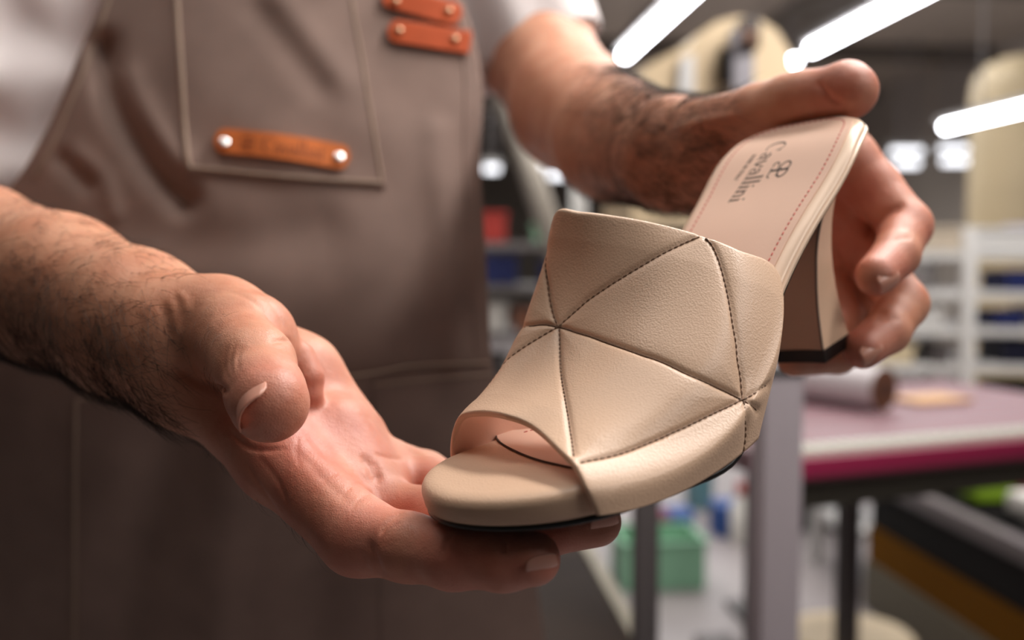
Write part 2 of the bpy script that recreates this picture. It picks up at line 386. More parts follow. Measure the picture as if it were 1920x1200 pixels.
# ---------------- heel block
hz = np.array([8.9, 8.2, 7.3, 6.0, 5.0, 3.5, 2.2, 1.2, 0.5]); xf = np.array([4.6, 4.5, 4.35, 4.15, 4.2, 4.3, 4.3, 4.3, 4.3]); yf = np.array([2.95, 2.85, 2.6, 1.85, 1.5, 1.25, 1.1, 1.06, 1.05])
hzb = np.array([8.9, 8.2, 6.93, 5.74, 4.66, 3.07, 1.63, 0.5]); xb = np.array([0.2, 0.72, 1.65, 2.15, 2.25, 2.1, 1.75, 1.45]); yb = np.array([1.35, 1.75, 1.6, 1.38, 1.2, 1.0, .9, .9])
def hsec(z, grow=0.0):
    x1 = cr1(hz[::-1], xf[::-1], z)[0]; y1 = cr1(hz[::-1], yf[::-1], z)[0] + grow; x2 = cr1(hzb[::-1], xb[::-1], z)[0] - grow; y2 = cr1(hzb[::-1], yb[::-1], z)[0] + grow
    # breast (slightly hollow), side, rounded back, side
    ns = 10; half = []
    for k in range(ns + 1):
        t = k / ns; half.append((x1 + grow + (x2 + 0.35 - x1 - grow) * t, y1 + (y2 - y1) * t))
    for k in range(1, 9):
        a = math.pi / 2 * k / 8; half.append((x2 + 0.35 - 0.35 * math.sin(a), y2 - 0.35 * (1 - math.cos(a)) - (y2 - 0.35) * (k / 8) ** 3 * 1.0))
    br = [(x1 + grow - 0.12 * math.cos(math.pi / 2 * s_), s_ * y1) for s_ in np.linspace(0, 0.97, 8)]
    r = br + half; L2 = r + [(x_, -y_) for x_, y_ in r[-2:0:-1]]
    return L2
def heel_mesh(zs, name, m, parent, topcap=None, grow=0.0):
    V = []; Fc = []
    for z in zs:
        sec = hsec(z, grow)
        for x, y in sec:
            zz = z
            if z >= 8.85: zz = fz(np.array([x]))[0] - 0.45
            elif z > 7.0: zz = min(z, fz(np.array([x]))[0] - 0.45)
            V.append((x, y, zz))
    n = len(sec)
    for k in range(len(zs) - 1):
        for j in range(n): Fc.append((k * n + j, k * n + (j + 1) % n, (k + 1) * n + (j + 1) % n, (k + 1) * n + j))
    Fc += [tuple(range(n)), tuple((len(zs) - 1) * n + j for j in range(n - 1, -1, -1))]
    o = link(name, s2w(np.array(V)), Fc, m, parent)
    bm = bmesh.new(); bm.from_mesh(o.data); bmesh.ops.recalc_face_normals(bm, faces=bm.faces[:]); bm.to_mesh(o.data); bm.free()
    o.data.set_sharp_from_angle(angle=math.radians(38)); return o
heel = heel_mesh(list(np.linspace(0.52, 7.2, 26)) + [7.6, 8.0, 8.4, 8.9], 'heel', M_heel, shoe)
heel_mesh([0.0, 0.06, 0.5, 0.53], 'heel_tip', M_black, shoe, grow=0.03)
mb = MB()                                          # folded leather edge down the breast corner
for sgn in (1,): 
    zz = np.linspace(0.55, 7.1, 40); mb.tube(s2w(np.array([[cr1(hz[::-1], xf[::-1], z)[0], sgn * cr1(hz[::-1], yf[::-1], z)[0], z] for z in zz])), 0.00045, 6)
mb.build('heel_seam', mat('heel_seam', (96, 84, 84), 0.5), heel)

# ---------------- quilted upper
yy = lambda px, py, y: sy(px, py, y)
REAR = [(13.2, -3.5, 1.3), (13.2, -4.1, 3.2), (13.3, -4.15, 5.4), yy(1034, 410, -3.35), yy(1090, 404, -2.1), yy(1192, 414, -.5), yy(1290, 434, 1.0), yy(1386, 468, 2.5), yy(1463, 510, 3.1), yy(1469, 640, 3.7), yy(1427, 823, 3.75)]
MID = [(16.4, -4.25, .2), (16.4, -4.5, 1.6), (16.2, -4.45, 3.2), yy(975, 622, -4.0), yy(1046, 612, -2.6), yy(1120, 634, -.7), yy(1200, 661, 1.2), yy(1300, 702, 2.9), yy(1382, 748, 3.68), yy(1348, 830, 3.92), yy(1290, 918, 3.72)]
FRONT = [yy(845, 864, -4.85), yy(844, 835, -4.75), yy(848, 803, -4.55), yy(862, 775, -4.0), yy(897, 766, -3.0), yy(945, 771, -1.6), yy(1000, 793, -.3), yy(1052, 838, 1.35), yy(1084, 870, 2.25), yy(1106, 915, 2.82), yy(1128, 967, 3.0)]
ROWS = np.array([REAR, MID, FRONT], float)
UK = np.array([0, .1, .2, .3, .4, .5, .6, .7, .8, .9, 1.0])
NU, NV = 260, 170
us = np.linspace(0, 1, NU)
RW3 = np.stack([crom_t(UK, ROWS[i], us) for i in range(3)])      # 3 x NU x 3
def usurf(v):                                      # v: array -> len(v) x NU x 3
    v = np.asarray(v)[:, None, None]
    return RW3[0] * ((v - .5) * (v - 1) * 2) + RW3[1] * (-4 * v * (v - 1)) + RW3[2] * (2 * v * (v - .5))
vs = np.linspace(0, 1, NV); S0 = usurf(vs)
du = np.gradient(S0, axis=1); dv = np.gradient(S0, axis=0); NRM = np.cross(dv, du); NRM /= np.linalg.norm(NRM, axis=2)[..., None]
if NRM[NV // 2, NU // 2, 2] < 0: NRM = -NRM
PXS, DEP = spx(S0)
VIEW = S0 - (SR.T @ (-ST)); FRONTF = (NRM * VIEW).sum(2) < 0
def on_upper(px, py):
    d2 = (PXS[..., 0] - px) ** 2 + (PXS[..., 1] - py) ** 2 + np.where(FRONTF, 0, 1e6); i, j = np.unravel_index(np.argmin(d2), d2.shape); return i, j
SEAMS = [  # lines of the quilting, traced on the leather
    ([(978, 612), (1016, 606), (1044, 610), (1088, 623), (1165, 649), (1248, 679), (1319, 712), (1395, 747), (1414, 760), (1425, 771)], 1.5),
    ([(1044, 610), (1033, 580), (1025, 530), (1020, 503), (1017, 470)], 1.0), ([(1044, 610), (1110, 555), (1220, 486), (1313, 438)], 1.0),
    ([(1325, 440), (1347, 481), (1371, 580), (1388, 679), (1395, 747)], 1.0), ([(1046, 613), (1050, 690), (1063, 767), (1077, 850)], 1.1),
    ([(1090, 863), (1165, 847), (1248, 816), (1330, 778), (1395, 747)], 1.1), ([(1044, 610), (962, 662), (907, 712), (884, 738)], 0.7),
    ([(1397, 747), (1420, 733), (1444, 720)], 0.8), ([(1397, 749), (1402, 816), (1399, 850)], 0.7)]
seam3 = []
for pl, wt in SEAMS:
    pl = np.array(pl, float); d = np.r_[0, np.cumsum(np.linalg.norm(np.diff(pl, axis=0), axis=1))]; m_ = max(6, int(d[-1] / 6))
    q = crom(pl, m_); ij = [on_upper(*a) for a in q]
    P = np.array([S0[i, j] for i, j in ij])
    for _ in range(6): P[1:-1] = 0.25 * P[:-2] + 0.5 * P[1:-1] + 0.25 * P[2:]
    N_ = np.array([NRM[i, j] for i, j in ij]); seam3.append((P, N_, wt))
DISP = np.full(S0.shape[:2], 9.0); FS = S0.reshape(-1, 3)
gro = np.zeros(len(FS)); dmin = np.full(len(FS), 9.0)
for P, N_, wt in seam3:
    dd = np.full(len(FS), 9.0)
    for a, b_ in zip(P[:-1], P[1:]):
        ab = b_ - a; t = np.clip(((FS - a) @ ab) / (ab @ ab + 1e-12), 0, 1); dd = np.minimum(dd, np.linalg.norm(FS - a - t[:, None] * ab, axis=1))
    dmin = np.minimum(dmin, dd); gro = np.maximum(gro, wt * (0.055 * np.exp(-(dd / 0.085) ** 2)))
puff = 0.075 * (1 - np.exp(-(dmin / 0.36) ** 1.2))
vv = np.repeat(vs[:, None], NU, 1).ravel(); uu = np.repeat(us[None, :], NV, 0).ravel()
edge = np.clip(np.minimum(np.minimum(vv, 1 - vv) / 0.10, np.minimum(uu, 1 - uu) / 0.10), 0, 1) ** 0.7
h = (puff * edge - gro - 0.05 - 0.04 * np.clip(1 - vv / 0.11, 0, 1) ** 2 * np.clip((uu - 0.4) / 0.3, 0.0, 1)).reshape(NV, NU)
OUT = S0 + NRM * h[..., None]; TH = 0.24
INN = S0 - NRM * (TH + 0.04 + 0.10 * np.clip(1 - vs / 0.11, 0, 1) ** 2)[:, None, None]
def vtan(k): t = (S0[0] - S0[1]) if k == 0 else (S0[-1] - S0[-2]); return t / np.linalg.norm(t, axis=1)[:, None]
rim0 = []; rim1 = []
for k in range(1, 8):
    a = math.pi * k / 8; rr = (TH + 0.04) / 2
    mid0 = (OUT[0] + INN[0]) / 2; hf0 = (OUT[0] - INN[0]) / 2; rim0.append(mid0 + hf0 * math.cos(a) + vtan(0) * rr * 0.8 * math.sin(a))
    mid1 = (OUT[-1] + INN[-1]) / 2; hf1 = (OUT[-1] - INN[-1]) / 2; rim1.append(mid1 + hf1 * math.cos(a) + vtan(-1) * rr * 0.5 * math.sin(a))
LOOPR = list(OUT) + rim1 + list(INN[::-1]) + rim0[::-1]
V = np.concatenate(LOOPR); nr = len(LOOPR); Fc = []; mi = []
for r in range(nr):
    r2 = (r + 1) % nr
    for j in range(NU - 1):
        Fc.append((r * NU + j, r * NU + j + 1, r2 * NU + j + 1, r2 * NU + j)); mi.append(1 if NV + 5 <= r < NV + 7 + NV - 1 else 0)
for j in (0, NU - 1):                              # feather edges
    for i in range(NV - 1):
        a = i * NU + j; b_ = (i + 1) * NU + j; c = (NV + 7 + NV - 1 - i) * NU + j; d_ = (NV + 7 + NV - 2 - i) * NU + j; Fc.append((a, b_, d_, c)); mi.append(0)
upper = link('quilted_upper', s2w(V), Fc, None, shoe, mats=[M_leather, M_lining], midx=mi)
bm = bmesh.new(); bm.from_mesh(upper.data); bmesh.ops.recalc_face_normals(bm, faces=bm.faces[:]); bm.to_mesh(upper.data); bm.free()
mb = MB(); mbd = MB(); mbe = MB()
for k, (P, N_, wt) in enumerate(seam3):
    dep = 0.05 + wt * 0.055
    if wt > 0.6: dashes(s2w(P - N_ * (dep - 0.022)), 0.0022 if k else 0.0019, 0.0014 if k else 0.0017, 0.00032, mb)
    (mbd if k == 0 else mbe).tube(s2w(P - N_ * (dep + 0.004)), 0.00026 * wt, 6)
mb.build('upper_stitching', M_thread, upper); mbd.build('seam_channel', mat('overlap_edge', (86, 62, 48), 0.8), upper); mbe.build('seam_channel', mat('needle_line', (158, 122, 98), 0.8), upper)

# ================================================================ the person
import openvdb
BODY_VOX = 0.095
def seg(P, a, b, ra, rb):
    ab = b - a; l2 = ab @ ab + 1e-12
    t = np.clip(((P - a) @ ab) / l2, 0, 1); q = P - a - t[:, None] * ab
    return np.sqrt((q * q).sum(1)) - (ra + (rb - ra) * t)
def smin(a, b, k):
    h = np.clip(0.5 + 0.5 * (b - a) / k, 0, 1); return b + (a - b) * h - k * h * (1 - h)
class Body:
    """tapered limbs in camera centimetres, blended group by group into one skin"""
    def __init__(s): s.groups = []
    def group(s, kin, prims): s.groups.append((kin, prims)); return s
    def chain(s, kin, kself, pts, extra=()):
        pr = [(C(*p[:3]), C(*q[:3]), p[3], q[3], kself) for p, q in zip(pts[:-1], pts[1:])]
        pr += [(C(*e[0][:3]), C(*e[1][:3]), e[0][3], e[1][3], e[2]) for e in extra]
        s.groups.append((kin, pr))
    def boxes(s):
        lo = np.full(3, 1e9); hi = -lo
        for _, pr in s.groups:
            for a, b, ra, rb, k in pr:
                r = max(ra, rb) + 0.5; lo = np.minimum(lo, np.minimum(a, b) - r); hi = np.maximum(hi, np.maximum(a, b) + r)
        return lo, hi
    def ev(s, P, cen=None, rad=0.0):
        out = np.full(len(P), 50.0)
        for kin, pr in s.groups:
            g = None
            for a, b, ra, rb, k in pr:
                if cen is not None:
                    ab = b - a; t = np.clip(((cen - a) @ ab) / (ab @ ab + 1e-12), 0, 1)
                    if np.linalg.norm(cen - a - t * ab) - max(ra, rb) > rad + 2.5: continue
                d = seg(P, a, b, ra, rb); g = d if g is None else smin(g, d, k)
            if g is not None: out = smin(out, g, kin)
        return out
def skin_mesh(fn, lo, hi, vox, B=16):
    g = openvdb.FloatGrid(3.0 * vox); bg = 3.0 * vox
    n = np.ceil((hi - lo) / (vox * B)).astype(int)
    ii = np.stack(np.meshgrid(*[np.arange(k) for k in n], indexing='ij'), -1).reshape(-1, 3)
    cen = lo + (ii + 0.5) * B * vox; cd = np.concatenate([fn(c, None, 0) for c in np.array_split(cen, max(1, len(cen) // 20000))])
    hb = B * vox * 0.5 * math.sqrt(3); loc = np.stack(np.meshgrid(*[np.arange(B)] * 3, indexing='ij'), -1).reshape(-1, 3)
    for k in range(len(ii)):
        i0 = ii[k] * B
        if abs(cd[k]) < hb + 1.2:
            P = lo + (i0 + loc) * vox; d = fn(P, cen[k], hb + 0.6)
            if d.min() < bg and d.max() > -bg:
                g.copyFromArray(np.clip(d, -bg, bg).reshape(B, B, B).astype(np.float32), ijk=tuple(int(x) for x in i0)); continue
            if d.max() > 0: continue
        elif cd[k] > 0: continue
        g.fill(tuple(int(x) for x in i0), tuple(int(x) for x in i0 + B - 1), -bg, False)
    pts, quads = g.convertToQuads(0.0)
    return lo + np.asarray(pts) * vox, np.asarray(quads)

bd = Body()
# --- the wearer's right arm (left in the photo): upper arm, forearm, wrist
bd.group(1.0, [(C(60, -250, 82), C(-430, 420, 64), 5.2, 4.4, 1.0), (C(-430, 420, 64), C(-60, 500, 50.5), 4.3, 4.2, 2.0), (C(-60, 500, 50.5), C(110, 545, 45), 4.15, 3.35, 1.0),
               (C(110, 545, 45), C(250, 608, 40.8), 3.35, 2.95, 1.0), (C(250, 608, 40.8), C(345, 655, 38.6), 2.95, 2.7, 1.0)])
# --- palm-up hand: metacarpal fan, thenar, hypothenar
bd.group(1.2, [(C(345, 660, 38.6), C(372, 715, 38.0), 2.4, 1.75, 1.0), (C(372, 715, 38.0), C(520, 862, 35.6), 1.62, 1.38, 1.0), (C(520, 862, 35.6), C(672, 1004, 33.1), 1.38, 1.26, 0.8),
               (C(430, 705, 38.6), C(715, 952, 36.0), 1.7, 1.15, 1.2), (C(440, 680, 39.4), C(735, 905, 38.0), 1.6, 1.1, 1.0),
               (C(476, 648, 40.2), C(560, 706, 39.6), 1.5, 1.62, 1.0), (C(560, 708, 39.6), C(662, 822, 39.2), 1.62, 1.35, 0.8), (C(690, 860, 39.0), C(735, 872, 38.8), 1.0, 0.85, 0.5),
               (C(640, 800, 37.6), C(690, 905, 36.8), 1.0, 1.0, 1.0)])
bd.group(0.9, [(C(350, 640, 38.4), C(412, 612, 37.6), 2.3, 1.75, 1.0), (C(412, 612, 37.6), C(462, 641, 36.4), 1.75, 1.88, 0.9)])
bd.group(0.42, [(C(440, 640, 35.9), C(478, 684, 33.4), 1.55, 1.27, 0.5), (C(478, 684, 33.4), C(497, 735, 31.7), 1.27, 1.22, 0.5), (C(497, 735, 31.7), C(505, 755, 31.0), 1.24, 1.25, 0.3)])
bd.group(0.35, [(C(560, 670, 37.0), C(578, 708, 36.8), .62, .6, .2)])                       # rolls of skin at the ball of the thumb
bd.group(0.3, [(C(576, 728, 36.9), C(581, 742, 36.7), .52, .5, .2)])
# fingers under the toe of the shoe
bd.chain(0.5, 0.35, [(672, 1006, 33.1, 1.24), (765, 1026, 31.75, 1.06), (850, 1043, 30.65, .99), (945, 1050, 29.75, .89), (1000, 1048, 29.25, .80)])
bd.chain(0.3, 0.35, [(718, 952, 36.0, 1.1), (795, 968, 35.1, .98), (900, 988, 32.75, .95), (1010, 993, 31.5, .88), (1118, 978, 30.85, .78)])
bd.chain(0.3, 0.35, [(742, 905, 38.2, 1.0), (800, 905, 38.2, .92), (880, 925, 36.8, .9), (960, 955, 34.6, .85)])
bd.chain(0.3, 0.35, [(738, 868, 39.2, .9), (800, 885, 40.2, .8), (860, 915, 39.2, .78)])
# --- the wearer's left arm (right in the photo)
bd.group(1.0, [(C(880, -200, 84), C(1005, 95, 78.5), 4.4, 4.2, 1.0), (C(1005, 95, 78.5), C(1072, 205, 70), 4.35, 4.0, 1.5), (C(1072, 205, 70), C(1150, 262, 60), 4.1, 3.55, 1.5), (C(1150, 262, 60), C(1265, 290, 50.5), 3.5, 2.75, 1.0),
               (C(1265, 290, 50.5), C(1330, 300, 48.5), 2.7, 2.6, 1.0)])
bd.group(1.0, [(C(1330, 300, 48.8), C(1470, 330, 48.5), 2.2, 1.9, 1.0), (C(1470, 320, 48.0), C(1585, 300, 46.0), 1.7, 1.3, 1.0), (C(1450, 370, 49.0), C(1580, 410, 47.0), 1.7, 1.3, 1.0), (C(1440, 410, 49.5), C(1545, 500, 47.6), 1.6, 1.2, 1.0),
               (C(1430, 430, 50), C(1500, 560, 48.3), 1.4, 1.1, 1.0), (C(1560, 420, 48.0), C(1615, 590, 47.8), 1.3, 1.1, 1.0)])
bd.chain(0.8, 0.4, [(1330, 262, 47.6, 2.0), (1425, 216, 45.0, 1.38), (1482, 193, 43.6, 1.22), (1512, 183, 42.9, 1.1), (1550, 178, 42.2, 1.06), (1588, 168, 41.4, 1.12), (1596, 172, 41.2, 1.05)], [((1510, 160, 43.1, .5), (1525, 162, 43.0, .5), .4)])
bd.chain(0.5, 0.3, [(1585, 292, 46.2, 1.3), (1640, 352, 45.5, 1.16), (1698, 424, 44.3, 1.12), (1680, 478, 42.6, .95), (1644, 516, 41.2, .87)])
bd.chain(0.12, 0.3, [(1580, 412, 47.0, 1.2), (1640, 490, 46.2, 1.1), (1692, 570, 44.6, 1.1), (1662, 622, 43.0, .95), (1618, 654, 41.9, .85)])
bd.chain(0.12, 0.3, [(1540, 500, 47.6, 1.1), (1580, 600, 46.6, 1.0), (1570, 662, 45.2, .9), (1490, 672, 44.0, .8)])
bd.chain(0.12, 0.3, [(1498, 560, 48.4, 1.0), (1520, 630, 47.8, .9), (1490, 668, 46.6, .8)])
# --- shoulders and trunk under the clothes
bd.group(2.0, [(C(60, -250, 82), C(480, -330, 84), 6.0, 8.0, 3.0), (C(480, -330, 84), C(880, -230, 84), 8.0, 6.0, 3.0), (C(480, -300, 83), C(480, 1000, 83), 9.0, 9.5, 3.0)])
lo, hi = bd.boxes(); hi[1] = min(hi[1], 50)
bv, bq = skin_mesh(bd.ev, lo, hi, BODY_VOX)
def face_normals(V, Q):
    n = np.cross(V[Q[:, 2]] - V[Q[:, 0]], V[Q[:, 3]] - V[Q[:, 1]]); N = np.zeros_like(V)
    for k in range(4): np.add.at(N, Q[:, k], n)
    return N / (np.linalg.norm(N, axis=1)[:, None] + 1e-12)
bn = face_normals(bv, bq)
s_ = bv[::97] + bn[::97] * 0.3
if (bd.ev(s_[:400]) - bd.ev(bv[::97][:400])).mean() < 0: bq = bq[:, ::-1]; bn = -bn
# --- creases and folds pressed into the skin along lines traced on it
bpx = np.stack([960 + F * bv[:, 0] / bv[:, 2], 600 + F * bv[:, 1] / bv[:, 2]], -1)
facing = (bn * bv).sum(1) < 0
def crease(pl, wpx, amp, d0, d1):
    pl = np.array(pl, float); q = crom(pl, max(6, len(pl) * 5)); lo_ = q.min(0) - 5 * wpx; hi_ = q.max(0) + 5 * wpx
    sel = np.where(facing & (bv[:, 2] > d0) & (bv[:, 2] < d1) & ((bpx > lo_) & (bpx < hi_)).all(1))[0]
    if not len(sel): return
    p = bpx[sel]; dd = np.full(len(sel), 1e9); tt = np.zeros(len(sel))
    for k, (a, b) in enumerate(zip(q[:-1], q[1:])):
        ab = b - a; t = np.clip(((p - a) @ ab) / (ab @ ab + 1e-9), 0, 1); e = np.linalg.norm(p - a - t[:, None] * ab, axis=1)
        m_ = e < dd; dd[m_] = e[m_]; tt[m_] = ((k + t) / (len(q) - 1))[m_]
    fade = np.clip(np.minimum(tt, 1 - tt) / 0.2, 0, 1)
    bv[sel] -= bn[sel] * (amp * fade * np.exp(-(dd / wpx) ** 2))[:, None]

crease([(325, 684), (365, 714), (400, 728), (432, 734)], 8, 0.18, 30, 40)
crease([(711, 1006), (722, 985), (738, 970), (758, 961)], 4, 0.07, 29, 38); crease([(722, 1010), (735, 990), (752, 976)], 3, 0.035, 29, 38)
crease([(834, 1050), (834, 1025), (842, 1008), (856, 998)], 4, 0.06, 28, 34); crease([(948, 1040), (946, 1022), (950, 1010)], 4, 0.05, 28, 34)
crease([(690, 1010), (698, 1035), (708, 1062), (722, 1092)], 9, 0.09, 30, 36); crease([(676, 1030), (684, 1058), (694, 1084)], 8, 0.05, 30, 36)
crease([(676, 850), (692, 872), (703, 893), (716, 906)], 9, 0.10, 33, 41); crease([(700, 862), (708, 880), (712, 900)], 6, 0.05, 33, 41)
crease([(566, 800), (598, 838), (634, 872), (672, 896), (706, 910)], 8, 0.05, 32, 41); crease([(540, 830), (590, 880), (640, 930), (668, 950)], 8, 0.03, 31, 40)
crease([(600, 900), (622, 890), (640, 884)], 3, 0.03, 31, 40); crease([(640, 935), (660, 910), (690, 905)], 3, 0.035, 31, 40); crease([(655, 960), (680, 930), (700, 925)], 3, 0.035, 31, 40)
crease([(560, 810), (556, 850), (562, 880)], 3, 0.03, 31, 40); crease([(480, 850), (520, 900), (545, 960)], 4, 0.04, 30, 40); crease([(450, 850), (500, 930), (530, 975)], 4, 0.04, 30, 40)
crease([(420, 800), (470, 840), (540, 842)], 5, 0.07, 30, 40); crease([(700, 850), (730, 858), (760, 862)], 4, 0.05, 34, 42)
crease([(430, 640), (420, 670), (424, 700), (436, 726)], 4, 0.02, 29, 37); crease([(442, 640), (432, 672), (436, 706)], 3, 0.02, 29, 37); crease([(455, 646), (446, 676), (448, 700)], 3, 0.02, 29, 37)
crease([(440, 530), (490, 552), (522, 590), (540, 628)], 4, 0.03, 30, 40); crease([(420, 545), (470, 562), (505, 598), (526, 634)], 4, 0.03, 30, 40); crease([(505, 640), (530, 638), (548, 640)], 5, 0.08, 30, 40)
crease([(300, 560), (312, 600), (318, 650)], 9, 0.05, 34, 42); crease([(318, 556), (330, 600), (338, 640)], 8, -0.04, 34, 42); crease([(330, 545), (345, 560), (352, 590)], 8, -0.04, 34, 42)
crease([(1700, 382), (1680, 392), (1655, 405), (1632, 432), (1620, 450)], 7, 0.17, 40, 47); crease([(1672, 452), (1690, 446), (1712, 446)], 5, 0.05, 40, 46)
crease([(1640, 605), (1670, 596), (1690, 600)], 6, 0.06, 40, 46); crease([(1612, 600), (1640, 588), (1665, 585)], 6, 0.08, 40, 47)
crease([(1530, 150), (1546, 172), (1560, 188), (1580, 196)], 7, 0.13, 39, 45); crease([(1500, 190), (1510, 200), (1530, 205)], 5, 0.05, 39, 46)
crease([(1330, 235), (1352, 262), (1360, 300)], 9, 0.12, 42, 52); crease([(1300, 280), (1340, 285), (1372, 300)], 8, -0.12, 42, 52); crease([(1250, 250), (1300, 232), (1350, 222), (1400, 215)], 10, -0.12, 42, 54)
bn = face_normals(bv, bq)

# skin tint: the palms and fingertips are redder than the arms (a property of the skin itself)
red = np.zeros(len(bv))
for c, r in ((C(600, 830, 36), 4.5), (C(720, 1000, 33), 3.0), (C(880, 1050, 30.3), 2.6), (C(1000, 1050, 29.3), 2.0), (C(505, 755, 31), 1.8), (C(1590, 168, 41.4), 2.0), (C(1650, 510, 41.4), 2.2), (C(1620, 655, 42), 2.2), (C(1580, 420, 46), 4.5), (C(1700, 430, 44), 2.0), (C(770, 930, 37), 2.5), (C(1000, 985, 31.5), 3)):
    red = np.maximum(red, np.exp(-((bv - c) ** 2).sum(1) / r ** 2))
person = link('person', c2w(bv), bq, None, mats=[bpy.data.materials.new('skin')])
tag(person, 'person in a brown work apron and white tee holding out a beige mule', 'person')
at_ = person.data.color_attributes.new('tint', 'FLOAT_COLOR', 'POINT')
at_.data.foreach_set('color', np.c_[red, red, red, np.ones(len(red))].astype(np.float32).ravel())
M_skin = person.data.materials[0]; M_skin.use_nodes = True; nt = M_skin.node_tree; b_ = nt.nodes['Principled BSDF']
tcn = nt.nodes.new('ShaderNodeTexCoord'); an = nt.nodes.new('ShaderNodeVertexColor'); an.layer_name = 'tint'
n1 = nt.nodes.new('ShaderNodeTexNoise'); n1.inputs['Scale'].default_value = 60; n1.inputs['Detail'].default_value = 6; nt.links.new(tcn.outputs['Object'], n1.inputs['Vector'])
rp = nt.nodes.new('ShaderNodeValToRGB'); rp.color_ramp.elements[0].position = 0.35; rp.color_ramp.elements[1].position = 0.68
rp.color_ramp.elements[0].color = s2l((196, 132, 102)); rp.color_ramp.elements[1].color = s2l((210, 153, 123)); nt.links.new(n1.outputs['Fac'], rp.inputs['Fac'])
rp2 = nt.nodes.new('ShaderNodeValToRGB'); rp2.color_ramp.elements[0].position = 0.32; rp2.color_ramp.elements[1].position = 0.68
rp2.color_ramp.elements[0].color = s2l((192, 112, 94)); rp2.color_ramp.elements[1].color = s2l((212, 143, 122)); nt.links.new(n1.outputs['Fac'], rp2.inputs['Fac'])
mx = nt.nodes.new('ShaderNodeMix'); mx.data_type = 'RGBA'; nt.links.new(an.outputs['Color'], mx.inputs[0]); nt.links.new(rp.outputs['Color'], mx.inputs[6]); nt.links.new(rp2.outputs['Color'], mx.inputs[7])
nt.links.new(mx.outputs[2], b_.inputs['Base Color'])
v1 = nt.nodes.new('ShaderNodeTexVoronoi'); v1.inputs['Scale'].default_value = 1100; v1.feature = 'DISTANCE_TO_EDGE'
n2 = nt.nodes.new('ShaderNodeTexNoise'); n2.inputs['Scale'].default_value = 350; n2.inputs['Detail'].default_value = 5
nt.links.new(tcn.outputs['Object'], n2.inputs['Vector'])
dm = nt.nodes.new('ShaderNodeVectorMath'); dm.operation = 'MULTIPLY_ADD'; dm.inputs[1].default_value = (0.002, 0.002, 0.002); nt.links.new(n2.outputs['Color'], dm.inputs[0]); nt.links.new(tcn.outputs['Object'], dm.inputs[2]); nt.links.new(dm.outputs[0], v1.inputs['Vector'])
b1 = nt.nodes.new('ShaderNodeBump'); b1.inputs['Strength'].default_value = 0.35; b1.inputs['Distance'].default_value = 0.0004; nt.links.new(v1.outputs['Distance'], b1.inputs['Height'])
b2 = nt.nodes.new('ShaderNodeBump'); b2.inputs['Strength'].default_value = 0.3; b2.inputs['Distance'].default_value = 0.0007; nt.links.new(n2.outputs['Fac'], b2.inputs['Height']); nt.links.new(b1.outputs[0], b2.inputs['Normal'])
nt.links.new(b2.outputs[0], b_.inputs['Normal'])
b_.inputs['Roughness'].default_value = 0.45; b_.inputs['Specular IOR Level'].default_value = 0.45
b_.inputs['Subsurface Weight'].default_value = 0.18; b_.inputs['Subsurface Radius'].default_value = (1.0, 0.35, 0.2); b_.inputs['Subsurface Scale'].default_value = 0.006

def skin_hit(px, py, d0):
    ds = np.linspace(d0 - 4, d0 + 4, 400); P = np.stack([C(px, py, d) for d in ds]); v = bd.ev(P)
    i = int(np.argmax(v < 0)); p = P[i]; g = np.array([bd.ev((p + e)[None])[0] - bd.ev((p - e)[None])[0] for e in np.eye(3) * 0.08]); return p, g / np.linalg.norm(g)
M_nail = mat('nail', (210, 148, 128), 0.3, sss=0.15, spec=0.6)
def nail(px, py, d0, axis, length, width, curve=0.16, lift=0.02, nrm=None):
    p, g = skin_hit(px, py, d0)
    if nrm is not None: n_ = np.array(nrm, float); g = g + n_ / np.linalg.norm(n_) * 1.5; g /= np.linalg.norm(g)
    a = np.array(axis, float); a -= g * (a @ g); a /= np.linalg.norm(a); wv_ = np.cross(g, a); p = p + g * lift; V = []; Fc = []; nl, nw = 15, 13
    for layer in (0, -0.05):
        for i in range(nl):
            l = i / (nl - 1); end = 1 - 0.25 * (2 * l - 1) ** 4
            for j in range(nw):
                s = (2 * j / (nw - 1) - 1) * end; V.append(p + a * length * ((l - 0.5) + 0.10 * (1 - s * s) * (1 if l > .5 else -1) * abs(2 * l - 1)) + wv_ * s * width / 2 - g * (curve * s * s + 0.07 * (2 * l - 1) ** 2 - layer))
    N = nl * nw
    for i in range(nl - 1):
        for j in range(nw - 1):
            q = (i * nw + j, i * nw + j + 1, (i + 1) * nw + j + 1, (i + 1) * nw + j); Fc.append(q); Fc.append(tuple(k + N for k in q[::-1]))
    border = [(0, j) for j in range(nw)] + [(i, nw - 1) for i in range(1, nl)] + [(nl - 1, j) for j in range(nw - 2, -1, -1)] + [(i, 0) for i in range(nl - 2, 0, -1)]
    for k in range(len(border)):
        x, y = border[k], border[(k + 1) % len(border)]; i0 = x[0] * nw + x[1]; i1 = y[0] * nw + y[1]; Fc.append((i1, i0, i0 + N, i1 + N))
    o = link('fingernail', c2w(np.array(V)), Fc, M_nail, person)
    bm = bmesh.new(); bm.from_mesh(o.data); bmesh.ops.recalc_face_normals(bm, faces=bm.faces[:]); bm.to_mesh(o.data); bm.free(); return o
nail(447, 748, 31.0, (0.2, 0.35, -0.9), 1.2, 1.7, 0.42, -0.03, (-0.85, -0.5, -0.05))
nail(1018, 1070, 28.8, (1.0, -0.1, 0.1), 0.8, 0.9, 0.2, -0.02, (0.15, 0.95, -0.25))
nail(1136, 990, 30.6, (1.0, -0.2, 0.1), 0.75, 0.8, 0.2, -0.02, (0.15, 0.95, -0.2))
nail(1670, 527, 41.0, (-0.75, 0.5, -0.5), 0.95, 0.85, 0.24, 0.05, (0.5, 0.0, -0.85))
